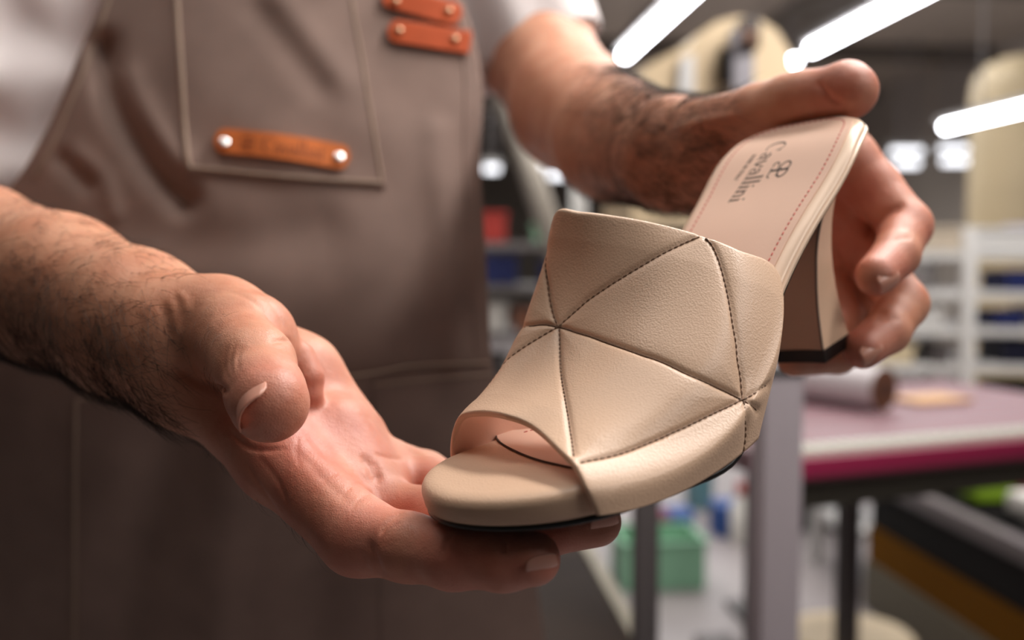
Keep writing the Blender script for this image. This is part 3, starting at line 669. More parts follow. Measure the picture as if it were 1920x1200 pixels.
nail(1638, 663, 41.6, (-0.75, 0.5, -0.5), 0.95, 0.85, 0.24, 0.05, (0.5, 0.0, -0.85))


M_hair = mat('dark_hair', (46, 30, 22), 0.5)
def hairs(name, sel_fn, count, ldir_, lmin, lmax, rad, lift=0.45):
    bp = np.stack([960 + F * bv[:, 0] / bv[:, 2], 600 + F * bv[:, 1] / bv[:, 2]], -1); cand = np.where(sel_fn(bp, bv, bn))[0]
    if not len(cand): return
    idx = rng.choice(cand, count); base = bv[idx] + rng.normal(0, 0.03, (count, 3)); nn = bn[idx]
    L_ = rng.uniform(lmin, lmax, count)[:, None]; d = np.array(ldir_, float) + rng.normal(0, 0.35, (count, 3)); d -= nn * (d * nn).sum(1)[:, None]; d /= np.linalg.norm(d, axis=1)[:, None]
    side = np.cross(nn, d); cv = rng.normal(0, 0.25, count)[:, None]; K = 5; rings = []
    for k in range(K):
        t = k / (K - 1); c = base + L_ * (d * t + nn * lift * (t - 0.75 * t * t) + side * cv * t * t) - nn * 0.02; r = rad * (1 - 0.8 * t)
        for a in range(3):
            th = 2 * math.pi * a / 3; rings.append(c + r * (math.cos(th) * nn + math.sin(th) * side))
    V = np.stack(rings, 1).reshape(-1, 3); Fc = []
    tmpl = [(k * 3 + a, k * 3 + (a + 1) % 3, (k + 1) * 3 + (a + 1) % 3, (k + 1) * 3 + a) for k in range(K - 1) for a in range(3)]; tmpl = np.array(tmpl)
    Q = (tmpl[None] + (np.arange(count) * K * 3)[:, None, None]).reshape(-1, 4); o = link(name, c2w(V), Q, M_hair, person); o['kind'] = 'stuff'; return o
dens = lambda b: rng.random(len(b)) < 0.9
hairs('arm_hair', lambda b, v, n_: (b[:, 0] < 350) & (b[:, 0] > -150) & (rng.random(len(b)) < np.clip((350 - b[:, 0]) / 70, 0, 1)) & (b[:, 1] > 300) & (v[:, 2] > 34) & (v[:, 2] < 56) & (rng.random(len(b)) < np.clip(0.35 + 0.65 * (n_[:, 1] + 0.4), 0.12, 1)), 9500, (0.75, 0.5, -0.5), 0.7, 1.8, 0.009)
hairs('arm_hair', lambda b, v, n_: (b[:, 0] > 1040) & (b[:, 0] < 1390) & (b[:, 1] > 120) & (b[:, 1] < 440) & (v[:, 2] > 44) & (v[:, 2] < 72) & (rng.random(len(b)) < np.clip((b[:, 0] - 1040) / 110, 0, 1) ** 1.5 * np.clip((1390 - b[:, 0]) / 90, 0, 1)), 8500, (0.85, 0.25, -0.5), 0.6, 1.6, 0.010)
hairs('hand_hair', lambda b, v, n_: (((b[:, 0] > 300) & (b[:, 0] < 420) & (b[:, 1] > 560) & (b[:, 1] < 720) & (n_[:, 0] < 0.1)) | ((b[:, 0] > 320) & (b[:, 0] < 640) & (n_[:, 1] > 0.55) & (b[:, 1] > 720) & (b[:, 1] < 1060))) & (v[:, 2] < 40) & (v[:, 2] > 32.5), 330, (0.7, 0.6, -0.4), 0.4, 1.0, 0.005, 0.6)


# ---------------- white tee: body and two short sleeves
M_tee = mat('white_cotton', (236, 226, 224), 0.85, bump=0.2, scale=700, var=0.02, vscale=20)
tb = Body()
tb.group(3.0, [(C(480, -380, 86), C(480, 1300, 104), 12.0, 12.0, 1.0), (C(240, -300, 84), C(250, 1300, 104), 10.5, 10.0, 4.0), (C(660, -300, 84), C(640, 1300, 104), 10.5, 9.5, 4.0),
               (C(120, -240, 84), C(480, -400, 86), 8.0, 9.0, 3.0), (C(480, -400, 86), C(850, -230, 86), 9.0, 8.0, 3.0)])
RS0, RS1 = C(60, -250, 82), C(-250, 200, 71); LS0, LS1 = C(872, -190, 84), C(1000, 84, 79)
tb.group(2.5, [(RS0, RS1, 7.4, 6.9, 1.0), (C(100, -120, 80), C(-40, 300, 76), 6.0, 5.2, 2.0)])
tb.group(1.5, [(LS0, LS1 + 5 * (LS1 - LS0) / np.linalg.norm(LS1 - LS0), 7.4, 5.3, 1.0), (C(820, -160, 82), C(898, 85, 79), 5.0, 2.4, 2.0)])
ldir = np.array([0.43, 0.87, -0.10]); ldir /= np.linalg.norm(ldir); LC = C(992, 126, 79)
rdir = (RS1 - RS0) / np.linalg.norm(RS1 - RS0)
def tee(P, cen=None, rad=0.0):
    d = tb.ev(P, cen, rad)
    near = ((P - LC) ** 2).sum(1) < 12 ** 2
    cut = (P - LC) @ ldir; d = np.where(near, np.maximum(d, cut), d)
    arm = seg(P, LS0, C(1005, 95, 78.5), 4.9, 4.4); d = np.where(near & (cut > -3.0), np.maximum(d, -(arm - 0.12)), d)
    # hanging folds of the cloth on the left
    u = P[:, 0] * 0.35 + P[:, 1] * 0.9; fold = 0.55 * np.sin(u * 0.95 + 0.6 * np.sin(P[:, 0] * 0.45)) * np.exp(-((P[:, 0] + 36) / 9) ** 2)
    fold2 = 0.18 * np.sin(P[:, 0] * 1.3 - P[:, 1] * 0.5)
    return d + fold + fold2
lo, hi = tb.boxes(); hi[1] = min(hi[1], 34)
tv, tq = skin_mesh(tee, lo, hi, 0.32)
tn = face_normals(tv, tq)
if ((tn * (tv - tv.mean(0))).sum(1)).mean() < 0: tq = tq[:, ::-1]
link('t_shirt', c2w(tv), tq, M_tee, person)

# ---------------- trousers down to the floor
tr = Body()
for s_ in (-1, 1):
    tr.groups.append((2.0, [(np.array([-24 + 5 * s_, 30, 100.]), np.array([-24 + 10 * s_, 62, 103.]), 12.0, 9.0, 3.0), (np.array([-24 + 10 * s_, 62, 103.]), np.array([-24 + 12 * s_, 105, 106.]), 9.0, 7.5, 2.0)]))
lo, hi = tr.boxes(); rv, rq = skin_mesh(tr.ev, lo, hi, 0.6); rn = face_normals(rv, rq)
if (rn * (rv - rv.mean(0))).sum(1).mean() < 0: rq = rq[:, ::-1]
link('trousers', c2w(rv), rq, mat('dark_denim', (44, 44, 54), 0.9, bump=0.2, scale=600), person)

# ---------------- apron: one cloth with its pockets, seams, leather tabs and rivets
M_apron = mat('brown_canvas', (142, 119, 109), 0.85, bump=0.35, scale=900, var=0.10, vscale=28, spec=0.25, dist=0.0006)
M_seam = mat('canvas_seam', (160, 138, 122), 0.85, bump=0.8, scale=420, spec=0.2, dist=0.001)
M_tan = mat('tan_leather', (218, 122, 66), 0.6, spec=0.2, var=0.16, vscale=60, bump=0.1, scale=600)
M_rust = mat('rust_leather', (176, 78, 42), 0.7, spec=0.12, var=0.08, vscale=60, bump=0.1, scale=600)
M_rivet = mat('bright_rivet', (240, 238, 235), 0.38, metal=1.0)
M_oldrivet = mat('dull_rivet', (150, 118, 92), 0.35, metal=1.0)
PYK = np.array([-200, 0, 90, 190, 270, 335, 420, 520, 700, 1000, 1500.]); XLK = np.array([250, 192, 152, 112, 72, 32, -60, -200, -300, -340, -360.])
PYK2 = np.array([-200, 0, 80, 150, 300, 430, 560, 660, 760, 900, 1050, 1200, 1500.]); XRK = np.array([840, 868, 892, 904, 901, 908, 916, 921, 938, 965, 998, 1022, 1060.])
PYD = np.array([-200, 0, 300, 600, 900, 1200, 1500.]); DK = np.array([69.0, 66.6, 63.6, 62.6, 66.5, 73.0, 81.0])
FOLDS = [([(195, 90), (215, 190), (255, 265), (300, 330), (345, 375)], 26, 1.5), ([(235, 150), (285, 240), (330, 300)], 30, -0.5), ([(120, 300), (165, 345)], 18, 0.7), ([(145, 290), (190, 330), (215, 400)], 18, -0.4),
         ([(490, 20), (600, 160)], 30, 0.3), ([(520, 0), (640, 150)], 34, -0.3), ([(380, 700), (300, 900), (240, 1150)], 60, 1.0), ([(480, 760), (430, 960), (400, 1200)], 55, -0.9), ([(620, 780), (600, 1000), (590, 1250)], 60, 0.7),
         ([(240, 420), (420, 455), (600, 430)], 50, 0.35), ([(820, 250), (840, 500), (860, 700)], 30, -0.35)]
def apron_d(px, py):
    px = np.asarray(px, float); py = np.asarray(py, float)
    d = cr1(PYD, DK, py.ravel()).reshape(py.shape) + 5.5 * ((px - 480) / 470) ** 2 + 3.0 * np.maximum(0, (30 - px) / 300)
    P = np.stack([px, py], -1)
    for pl, w_, a_ in FOLDS:
        q = crom(pl, 12); dd = np.full(px.shape, 1e9)
        for a, b in zip(q[:-1], q[1:]):
            ab = b - a; t = np.clip(((P - a) @ ab) / (ab @ ab), 0, 1); dd = np.minimum(dd, np.linalg.norm(P - a - t[..., None] * ab, axis=-1))
        d = d + a_ * np.exp(-(dd / w_) ** 2)
    return d + 0.12 * np.sin(px / 37.0 + 1.7 * np.sin(py / 90.0)) * np.sin(py / 61.0)
def ap(px, py, off=0.0):
    px = np.asarray(px, float); py = np.asarray(py, float); d = apron_d(px, py) - off
    return np.stack([(px - 960) / F * d, (py - 600) / F * d, d], -1)
def cloth(name, gx, gy, off, th, m, parent):
    a, b = gx.shape; top = ap(gx, gy, off); bot = top * (1 + th / top[..., 2:3]); N = a * b
    V = np.concatenate([top.reshape(-1, 3), bot.reshape(-1, 3)]); Fc = []
    for i in range(a - 1):
        for j in range(b - 1):
            q = (i * b + j, (i + 1) * b + j, (i + 1) * b + j + 1, i * b + j + 1); Fc.append(q); Fc.append(tuple(k + N for k in q[::-1]))
    border = [(0, j) for j in range(b)] + [(i, b - 1) for i in range(1, a)] + [(a - 1, j) for j in range(b - 2, -1, -1)] + [(i, 0) for i in range(a - 2, 0, -1)]
    for k in range(len(border)):
        p, q = border[k], border[(k + 1) % len(border)]; i0 = p[0] * b + p[1]; i1 = q[0] * b + q[1]; Fc.append((i0, i1, i1 + N, i0 + N))
    o = link(name, c2w(V), Fc, m, parent); o.data.set_sharp_from_angle(angle=math.radians(60)); return o
gy = np.linspace(-200, 1950, 200); xl = cr1(PYK, XLK, gy); xr = cr1(PYK2, XRK, gy); tt = np.linspace(0, 1, 150)
apron = cloth('apron', xl[:, None] + (xr - xl)[:, None] * tt[None, :], np.repeat(gy[:, None], 150, 1), 0.0, 0.16, M_apron, person)
def quad_grid(tl, tr, br, bl, n, m_):
    tl, tr, br, bl = [np.array(p, float) for p in (tl, tr, br, bl)]; u = np.linspace(0, 1, n)[:, None, None]; v = np.linspace(0, 1, m_)[None, :, None]
    return (1 - u) * ((1 - v) * tl + v * tr) + u * ((1 - v) * bl + v * br)
def piece(name, corners, off, th, m, n=40, m_=40, wob=None):
    g = quad_grid(*corners, n, m_); return cloth(name, g[..., 0], g[..., 1], off, th, m, apron)
# chest pocket
pk = [(318, -150), (648, -150), (724, 350), (349, 323)]
pg = quad_grid(*pk, 60, 50); lx = cr1([-150, 0, 160, 323], [322, 327, 337, 349], pg[:, 0, 1]); rx = cr1([-150, 0, 120, 350], [655, 662, 682, 724], pg[:, -1, 1])
pg[..., 0] = lx[:, None] + (rx - lx)[:, None] * np.linspace(0, 1, 50)[None, :]
cloth('chest_pocket', pg[..., 0], pg[..., 1], 0.22, 0.25, M_apron, apron)
def seam(name, pts, off, r, m, n=60):
    q = crom(pts, n); mb = MB(); mb.tube(c2w(ap(q[:, 0], q[:, 1], off)), r * 0.01, 8); return mb.build(name, m, apron)
seam('pocket_seam', [(328, -100), (332, 0), (342, 160), (350, 280), (354, 312)], 0.22, 0.17, M_seam); seam('pocket_seam', [(354, 314), (420, 320), (540, 332), (716, 343)], 0.22, 0.15, M_seam)
seam('pocket_seam', [(652, -100), (660, 0), (680, 120), (716, 340)], 0.20, 0.12, M_seam)
seam('hem_seam', [(225, -60), (205, 0), (170, 100), (132, 195), (95, 280), (65, 330)], 0.02, 0.12, M_seam)
seam('hem_seam', [(845, -60), (862, 60), (872, 150), (870, 300), (878, 430), (886, 560), (892, 660)], 0.0, 0.08, M_apron)
# big lower pocket
lp_ = quad_grid((140, 748), (924, 688), (1010, 1470), (136, 1470), 60, 80); cloth('lower_pocket', lp_[..., 0], lp_[..., 1], 0.22, 0.25, M_apron, apron)
seam('lower_pocket_seam', [(142, 750), (260, 742), (400, 730), (560, 716), (700, 700), (760, 688), (918, 680)], 0.24, 0.09, M_seam, 90)
seam('lower_pocket_seam', [(700, 722), (800, 712), (924, 702)], 0.28, 0.09, M_seam); seam('lower_pocket_seam', [(143, 752), (141, 900), (140, 1100), (138, 1400)], 0.26, 0.14, M_seam); seam('lower_pocket_seam', [(702, 700), (706, 800), (712, 1000), (720, 1300)], 0.26, 0.08, M_apron)
# leather name tag with its two bright rivets
def strap(name, ends, half, off, m, th=0.22, square=False, bow=0.0):
    a, b = np.array(ends[0], float), np.array(ends[1], float); d = (b - a) / np.linalg.norm(b - a); nn = np.array([-d[1], d[0]]); L_ = np.linalg.norm(b - a)
    s = np.linspace(-half, L_ + half, 46); rows = []
    for x in s:
        e = 0.0 if 0 <= x <= L_ else (abs(x) if x < 0 else x - L_)
        hw = half * math.sqrt(max(0.0, 1 - (e / half) ** 2.6)) if not (square and x > L_) else half
        rows.append([a + d * x + nn * (hw * v + bow * math.sin(math.pi * np.clip(x / L_, 0, 1))) for v in np.linspace(-1, 1, 9)])
    g = np.array(rows); return cloth(name, g[..., 0], g[..., 1], off, th, m, apron)
tagp = strap('name_tag', ((424, 264), (634, 293)), 23, 0.55, M_tan, 0.26, bow=-4)
def rivet(px, py, r, off, m):
    c = c2w(ap(px, py, off)); ax = CP - c; ax = ax / np.linalg.norm(ax) * 0.7 + np.array([0.25, -0.2, 0.62]); ax /= np.linalg.norm(ax)
    mb = MB(); r *= 0.01; mb.lathe(c - ax * 0.002, [(r * 0.7, 0), (r, 0.0015), (r, 0.0026), (r * 0.9, 0.0032), (r * 0.55, 0.0037), (r * 0.02, 0.0039)], 24, ax); return mb.build('rivet', m, apron)
rivet(421, 266, 0.32, 0.62, M_rivet); rivet(636, 294, 0.32, 0.62, M_rivet)
mb = MB(); tdir = np.array([210, 29.]) / np.hypot(210, 29); tnn = np.array([tdir[1], -tdir[0]])
def on_tag(x0, y0, s):
    def place(tx, ty, up):
        q = np.array([x0, y0]) + tdir * tx * s + tnn * ty * s; return c2w(ap(q[0], q[1], 0.57 if up else 0.53))
    return place
letter('#', on_tag(448, 279, 24), mb); letter('Cavallini', on_tag(489, 284, 30), mb)
mb.build('tag_lettering', mat('burnt_print', (120, 58, 34), 0.7), apron, smooth=False)
strap('shoulder_tab', ((748, 58), (862, 76)), 21, 0.5, M_rust, 0.3, square=True); strap('shoulder_tab', ((738, -6), (846, 24)), 21, 0.5, M_rust, 0.3)
for q in ((748, 57), (853, 73), (742, 2), (841, 20)): rivet(q[0], q[1], 0.26, 0.6, M_oldrivet)

# ================================================================ the workshop behind
def lum(name, st, col=(255, 252, 250)): return mat(name, (250, 250, 250), 0.5, emit=(col, st))
M_tube = lum('fluorescent_glow', 26.0, (246, 248, 255)); M_tubefar = lum('far_fluorescent_glow', 2.2, (246, 248, 255)); M_housing = mat('lamp_housing', (150, 146, 142), 0.6)
M_white = mat('white_metal', (214, 212, 210), 0.45); M_grey = mat('grey_metal', (132, 126, 126), 0.5); M_dark = mat('black_metal', (22, 20, 19), 0.7, spec=0.2)
M_dgrey = mat('dark_grey_metal', (84, 78, 78), 0.5); M_cream = mat('cream_enamel', (214, 190, 154), 0.5, var=0.10, vscale=5); M_cream2 = mat('pale_cream_enamel', (222, 204, 170), 0.5, var=0.05, vscale=5)
M_blue = mat('blue_plastic', (32, 42, 96), 0.5); M_blue2 = mat('bright_blue_card', (20, 70, 140), 0.5); M_mag = mat('magenta_trim', (150, 34, 74), 0.45); M_red = mat('red_plastic', (170, 52, 44), 0.5)
M_green = mat('mint_plastic', (140, 190, 158), 0.5); M_amber = mat('amber_board', (112, 72, 8), 0.8, spec=0.1); M_wood = mat('dark_brown_board', (40, 25, 14), 0.7, spec=0.2, var=0.2, vscale=8)
M_paper = mat('white_card', (226, 222, 216), 0.7); M_brown = mat('brown_card', (96, 58, 36), 0.7); M_kraft = mat('tan_card', (206, 164, 122), 0.7); M_lime = mat('lime_film', (150, 190, 50), 0.4); M_pink = mat('coral_film', (214, 84, 92), 0.4)
def lamp(p0, p1, label, group, wd=0.06, glow=None):
    p0 = np.asarray(p0); p1 = np.asarray(p1); c = (p0 + p1) / 2; L_ = np.linalg.norm(p1 - p0); d = (p1 - p0) / L_; s = np.cross(d, ZUP); s /= np.linalg.norm(s); ax = np.stack([s, d, np.cross(s, d)])
    t = thing('ceiling_lamp', label, 'ceiling lamp', c, group)
    mb = MB(); mb.box(c + ZUP * (wd * 0.75), (wd * 2.2, L_ + 0.06, wd * 0.7), ax, 0.008); mb.build('housing', M_housing, t)
    mb = MB(); mb.tube([p0, p1], wd / 2, 12); mb.build('tube', glow or M_tube, t)
    for q in (0.2, 0.8):
        mb = MB(); h = p0 + (p1 - p0) * q + ZUP * wd; mb.tube([h, [h[0], h[1], 3.7]], 0.006, 6); mb.build('hanger', M_grey, t)
    return t
LH = 3.0
G1 = 'fluorescent lamps hung in rows'
far = atz(1172, 103, LH); d_ = A; lamp(far, far - A * 2.4, 'long glowing fluorescent lamp above the bare forearm, leftmost of the big lamps', G1, 0.09)
far = atz(1522, 92, LH); lamp(far, far - A * 2.4, 'long glowing fluorescent lamp running up to the top edge between the other two', G1, 0.09)
e = atz(1489, 114, LH); lamp(e + A * 0.25, e - A * 0.05, 'round bright lamp end just beyond the long middle lamp', G1, 0.075)
far = atz(1772, 238, 1.98); lamp(far, far - A * 1.9, 'long glowing fluorescent lamp at the right edge in front of the cream housing', G1, 0.05)
LB = ['far white lamp left of the bare arm, beside the apron edge', 'far white lamp under the bare arm, upper of the pair', 'far white lamp under the bare arm, lower of the pair',
      'far white lamp beside the fingers, upper of its pair', 'far white lamp beside the fingers, lower of its pair', 'far white lamp below the right long lamp, upper of its pair', 'far white lamp below the right long lamp, lower of its pair']
for (px0, px1, py, dist), lb in zip(((908, 936, 316, 12), (1008, 1030, 309, 12), (1030, 1058, 328, 12), (1672, 1728, 284, 11.5), (1680, 1722, 306, 11.5), (1764, 1822, 280, 11.4), (1768, 1816, 302, 11.4)), LB):
    lamp(atd(px0, py, dist), atd(px1, py, dist), lb, 'far lamps at the end of the hall', 0.09, M_tubefar)

# cutting machine with a domed cream cover (behind the raised thumb)
D0 = 3.0
def px_poly(pts, d): return [atd(x, y, d) for x, y in pts]
t = thing('cutting_machine', 'cream domed machine cover with a grey rail, behind the wrist', 'machine', atd(1440, 450, D0) * [1, 1, 0])
dome = [(1185, 420), (1188, 150), (1215, 122), (1260, 98), (1290, 88), (1312, 62), (1345, 40), (1385, 30), (1425, 36), (1458, 58), (1480, 95), (1490, 150), (1492, 420)]
mb = MB(); mb.prism(px_poly(dome, D0), A * 0.45); mb.build('cover', M_cream, t, angle=30)
mb = MB(); mb.prism(px_poly([(1278, 108), (1302, 100), (1302, 300), (1262, 300)], D0 - 0.03), A * 0.029); mb.build('white_panel', M_white, t)
mb = MB(); mb.box(atd(1388, 185, D0 - 0.05), (0.065, 0.06, 0.40), AX, 0.01); mb.build('rail', mat('rail_grey', (150, 146, 152), 0.5), t)
mb = MB(); mb.box(atd(1402, 66, D0 - 0.07), (0.05, 0.08, 0.09), AX, 0.01); kb = mb.build('clamp', mat('clamp_brown', (52, 36, 32), 0.5), t)
mb = MB(); mb.lathe(atd(1402, 70, D0 - 0.115), [(0.018, 0), (0.018, 0.012), (0.012, 0.016)], 20, -A); mb.build('clamp_knob', mat('knob_brown', (120, 82, 60), 0.5), kb)
mb = MB(); mb.box(atd(1358, 125, D0 - 0.04), (0.02, 0.05, 0.1), AX, 0.005); mb.build('catch', M_dark, t)
base = atd(1440, 600, D0 + 0.22); hb = atd(1440, 418, D0)[2]; mb = MB(); mb.box([base[0], base[1], hb / 2 + 0.01], (0.075, 0.16, hb - 0.02), AX, 0.01); mb.build('column', M_grey, t); mb = MB(); mb.box([base[0], base[1], 0.01], (0.16, 0.3, 0.02), AX); mb.build('foot_plate', M_dgrey, t)

# cream rounded housing at the right edge
t = thing('storage_tank', 'tall cream round-topped housing at the right edge behind the lamp', 'tank', atz(1900, 700, 0.0) * [1, 1, 0])
cc = atd(1918, 480, 7.0); R0 = 0.37; mb = MB(); top = atd(1905, 112, 7.0)[2]
mb.lathe([cc[0], cc[1], 0], [(R0, 0.06), (R0, top - 0.24), (R0 * 0.95, top - 0.14), (R0 * 0.8, top - 0.06), (R0 * 0.5, top - 0.01), (0.01, top)], 40); mb.build('shell', mat('tank_cream', (186, 166, 130), 0.6, var=0.06, vscale=2), t)
mb = MB(); mb.lathe([cc[0], cc[1], 0], [(R0 * 1.1, 0), (R0 * 1.1, 0.06)], 32); mb.build('base_ring', M_dgrey, t); t.location = (cc[0], cc[1], 0)
for ch in t.children: ch.matrix_parent_inverse = Matrix.Translation((-cc[0], -cc[1], 0))

# shelving racks ------------------------------------------------
def rack(label, x0, x1, d, levels, depth, mshelf, posts=(0.0, 0.5, 1.0), top=1.42):
    p0 = atd(x0, 480, d); p1 = atd(x1, 480, d); p0[2] = p1[2] = 0; ux = p1 - p0; L_ = np.linalg.norm(ux); ux /= L_; uy = np.cross(ZUP, ux); ax = np.stack([ux, uy, ZUP])
    t = thing('shelving_rack', label, 'rack', p0)
    for s in posts:
        for q in (0, 1):
            mb = MB(); mb.box(p0 + ux * L_ * s + uy * depth * q + ZUP * top / 2, (0.045, 0.045, top), ax, 0.004); mb.build('post', M_white, t)
    for z in levels:
        mb = MB(); mb.box(p0 + ux * L_ / 2 + uy * depth / 2 + ZUP * z, (L_, depth, 0.028), ax, 0.004); mb.build('shelf', mshelf, t)
    return p0, ux, uy, L_, ax
LEV = [0.2, 0.45, 0.66, 0.80, 0.93, 1.06, 1.20]
p0, ux, uy, L_, ax = rack('white many-shelved rack of blue and pale boxes right of the fingers', 1600, 2060, 3.5, LEV, 0.35, M_white, (0.0, 0.47, 1.0), 1.3)
def bin_(name, label, cat, c, size, m, ax, group=None, lip=True):
    t = thing(name, label, cat, np.asarray(c) - ZUP * size[2] / 2, group)
    w_, d__, h_ = size; th = 0.006; mb = MB()
    mb.box(np.asarray(c) - ZUP * (h_ / 2 - th / 2), (w_, d__, th), ax)
    for s in (-1, 1):
        mb.box(np.asarray(c) + ax[0] * s * (w_ / 2 - th / 2), (th, d__, h_), ax); mb.box(np.asarray(c) + ax[1] * s * (d__ / 2 - th / 2), (w_ - 2 * th, th, h_), ax)
    mb.build('tray', m, t)
    mb = MB()
    for s in (-1, 1):
        mb.box(np.asarray(c) + ax[0] * s * (w_ / 2 + 0.004) + ZUP * (h_ / 2 - 0.008), (0.008, d__ + 0.016, 0.016), ax); mb.box(np.asarray(c) + ax[1] * s * (d__ / 2 + 0.004) + ZUP * (h_ / 2 - 0.008), (w_, 0.008, 0.016), ax)
    mb.build('rim', m, t); return t
BX = [(0.72, 5, .13, .075, M_blue, 'dark blue bin', 'on the fourth shelf, right end of the rack'), (0.10, 5, .10, .085, M_cream, 'cream bin', 'beside the bent index finger'), (0.26, 5, .10, .08, M_grey, 'grey bin', 'between the cream bin and the rack post'),
      (0.66, 4, .10, .06, M_blue, 'small dark blue bin', 'one shelf under the long blue bin'), (0.12, 4, .12, .08, mat('slate_plastic', (96, 98, 122), 0.5), 'slate blue bin', 'beside the middle knuckle'), (0.30, 4, .14, .07, M_white, 'white bin', 'left of the rack post, two shelves down'), (0.86, 4, .14, .07, M_white, 'white bin', 'at the right end, above the navy bin'),
      (0.72, 3, .14, .085, mat('navy_plastic', (16, 18, 40), 0.5), 'navy bin', 'on the third shelf right of the post'), (0.16, 3, .18, .07, M_cream2, 'pale cream bin', 'below the middle knuckle'), (0.38, 3, .06, .07, M_dgrey, 'dark grey bin', 'just left of the rack post, third shelf'),
      (0.74, 2, .16, .07, M_dark, 'black bin', 'on the lower shelf right of the post'), (0.18, 2, .14, .06, M_cream2, 'pale bright bin', 'above the paper roll'), (0.36, 2, .10, .06, M_white, 'white bin', 'above the tan sheet'),
      (0.12, 6, .16, .07, M_grey, 'grey bin', 'on the top shelf nearest the fingers'), (0.34, 6, .18, .09, mat('beige_plastic', (190, 176, 158), 0.6), 'beige bin', 'on the top shelf left of the post'), (0.63, 6, .2, .085, M_white, 'white bin', 'on the top shelf below the tank'), (0.85, 6, .18, .1, mat('lilac_plastic', (170, 164, 180), 0.6), 'lilac grey bin', 'on the top shelf at the right end')]
for fx, lv, w_, h_, m, nm, wh in BX:
    bin_('storage_bin', nm + ' ' + wh, 'bin', p0 + ux * L_ * fx + uy * 0.12 + ZUP * (LEV[lv] + 0.014 + h_ / 2), (w_, 0.2, h_), m, ax, 'bins on the white rack')
q0, qx, qy, qL, qax = rack('rack with red and blue goods seen between apron and shoe', 880, 1090, 4.2, [0.3, 0.62, 0.86, 1.06, 1.24], 0.35, M_grey, (0.0, 1.0), 1.62)
for fx, z, w_, h_, m, lb in ((0.22, 1.254, .10, .13, M_red, 'red bin on the top shelf beside the apron'), (0.26, 1.074, .16, .13, M_blue, 'dark blue bin under the red one beside the apron'), (0.74, 1.074, .1, .1, M_blue, 'blue bin near the rim of the shoe opening'), (0.7, 1.254, .12, .08, M_green, 'mint bin above the upper edge of the shoe'),
                             (0.2, .874, .12, .12, M_paper, 'white bin beside the apron, third shelf'), (0.48, .874, .08, .1, mat('copper_plastic', (150, 100, 78), 0.5), 'copper bin in the middle of the third shelf'), (0.22, .634, .12, .14, M_dgrey, 'dark grey bin low beside the apron'), (0.45, .634, .1, .12, M_paper, 'white bin low behind the quilted shoe')):
    bin_('storage_bin', lb, 'bin', q0 + qx * qL * fx + qy * 0.12 + ZUP * (z + h_ / 2), (w_, 0.2, h_), m, qax, 'bins on the far rack')
# slanted grey pole
t = thing('slanted_pole', 'slanted grey pole between the apron and the bare arm', 'pole', atd(1085, 600, 3.4))
mb = MB(); pa, pb = atd(905, 60, 3.4), atd(1075, 560, 3.4); mb.tube([pa, pb], 0.042, 14); mb.build('tube', mat('pole_grey', (196, 188, 176), 0.5), t)
g0 = np.array([pb[0], pb[1], 0]); mb = MB(); mb.tube([pb, g0 + ZUP * 0.03], 0.044, 14); mb.build('foot_column', M_grey, t); mb = MB(); mb.lathe(g0, [(0.16, 0), (0.16, 0.02), (0.05, 0.035)], 28); mb.build('base', M_dgrey, t)

# ---------------- magenta-edged work table with its load
TZ = 0.90
F0, F1 = atz(1468, 862, TZ), atz(1925, 822, TZ); tx = F1 - F0; tx /= np.linalg.norm(tx); ty = np.cross(ZUP, tx); tax = np.stack([tx, ty, ZUP]); TL, TD = 0.95, 0.66
F0 = F0 - tx * 0.0
def tp(x, y, z): return F0 + tx * x + ty * y + ZUP * (z - TZ)
M_stripe = bpy.data.materials.new('striped_mat'); M_stripe.use_nodes = True; nt = M_stripe.node_tree; bs = nt.nodes['Principled BSDF']; bs.inputs['Roughness'].default_value = 0.5
tcn = nt.nodes.new('ShaderNodeTexCoord'); mpn = nt.nodes.new('ShaderNodeMapping'); mpn.inputs['Rotation'].default_value = (0, 0, -math.atan2(tx[1], tx[0])); wv = nt.nodes.new('ShaderNodeTexWave'); wv.bands_direction = 'Y'; wv.inputs['Scale'].default_value = 5.0
rpn = nt.nodes.new('ShaderNodeValToRGB'); rpn.color_ramp.elements[0].color = s2l((118, 104, 106)); rpn.color_ramp.elements[1].color = s2l((132, 74, 88))
nt.links.new(tcn.outputs['Object'], mpn.inputs[0]); nt.links.new(mpn.outputs[0], wv.inputs['Vector']); nt.links.new(wv.outputs['Fac'], rpn.inputs['Fac']); nt.links.new(rpn.outputs['Color'], bs.inputs['Base Color'])
t = thing('work_table', 'work table with a magenta front edge and striped pink top', 'table', tp(0, 0, 0))
mb = MB(); mb.box(tp(TL / 2, TD / 2, TZ - 0.02), (TL, TD, 0.036), tax, 0.004); mb.build('tabletop', M_stripe, t)
mb = MB(); mb.box(tp(TL / 2, -0.006, TZ - 0.014), (TL, 0.012, 0.03), tax, 0.004); mb.build('edge_trim', M_mag, t)
mb = MB(); mb.box(tp(TL / 2, 0.035, TZ + 0.003), (TL, 0.05, 0.008), tax); ru = mb.build('ruler_strip', mat('ruler_white', (206, 204, 190), 0.5), t)
mb = MB()
for k in range(37): mb.box(tp(0.012 + k * 0.025, 0.03, TZ + 0.0078), (0.008, 0.04, 0.002), tax)
mb.build('ruler_marks', mat('ruler_grey', (150, 148, 140), 0.5), ru)
def tx_at(px, y):                                  # where along the table a leg at depth y stands to show at column px
    xs = np.linspace(0, TL, 400); P = np.array([tp(x, y, TZ) for x in xs]) - CP; return xs[np.argmin(np.abs(960 + F * (P @ RT) / (P @ FW) - px))]
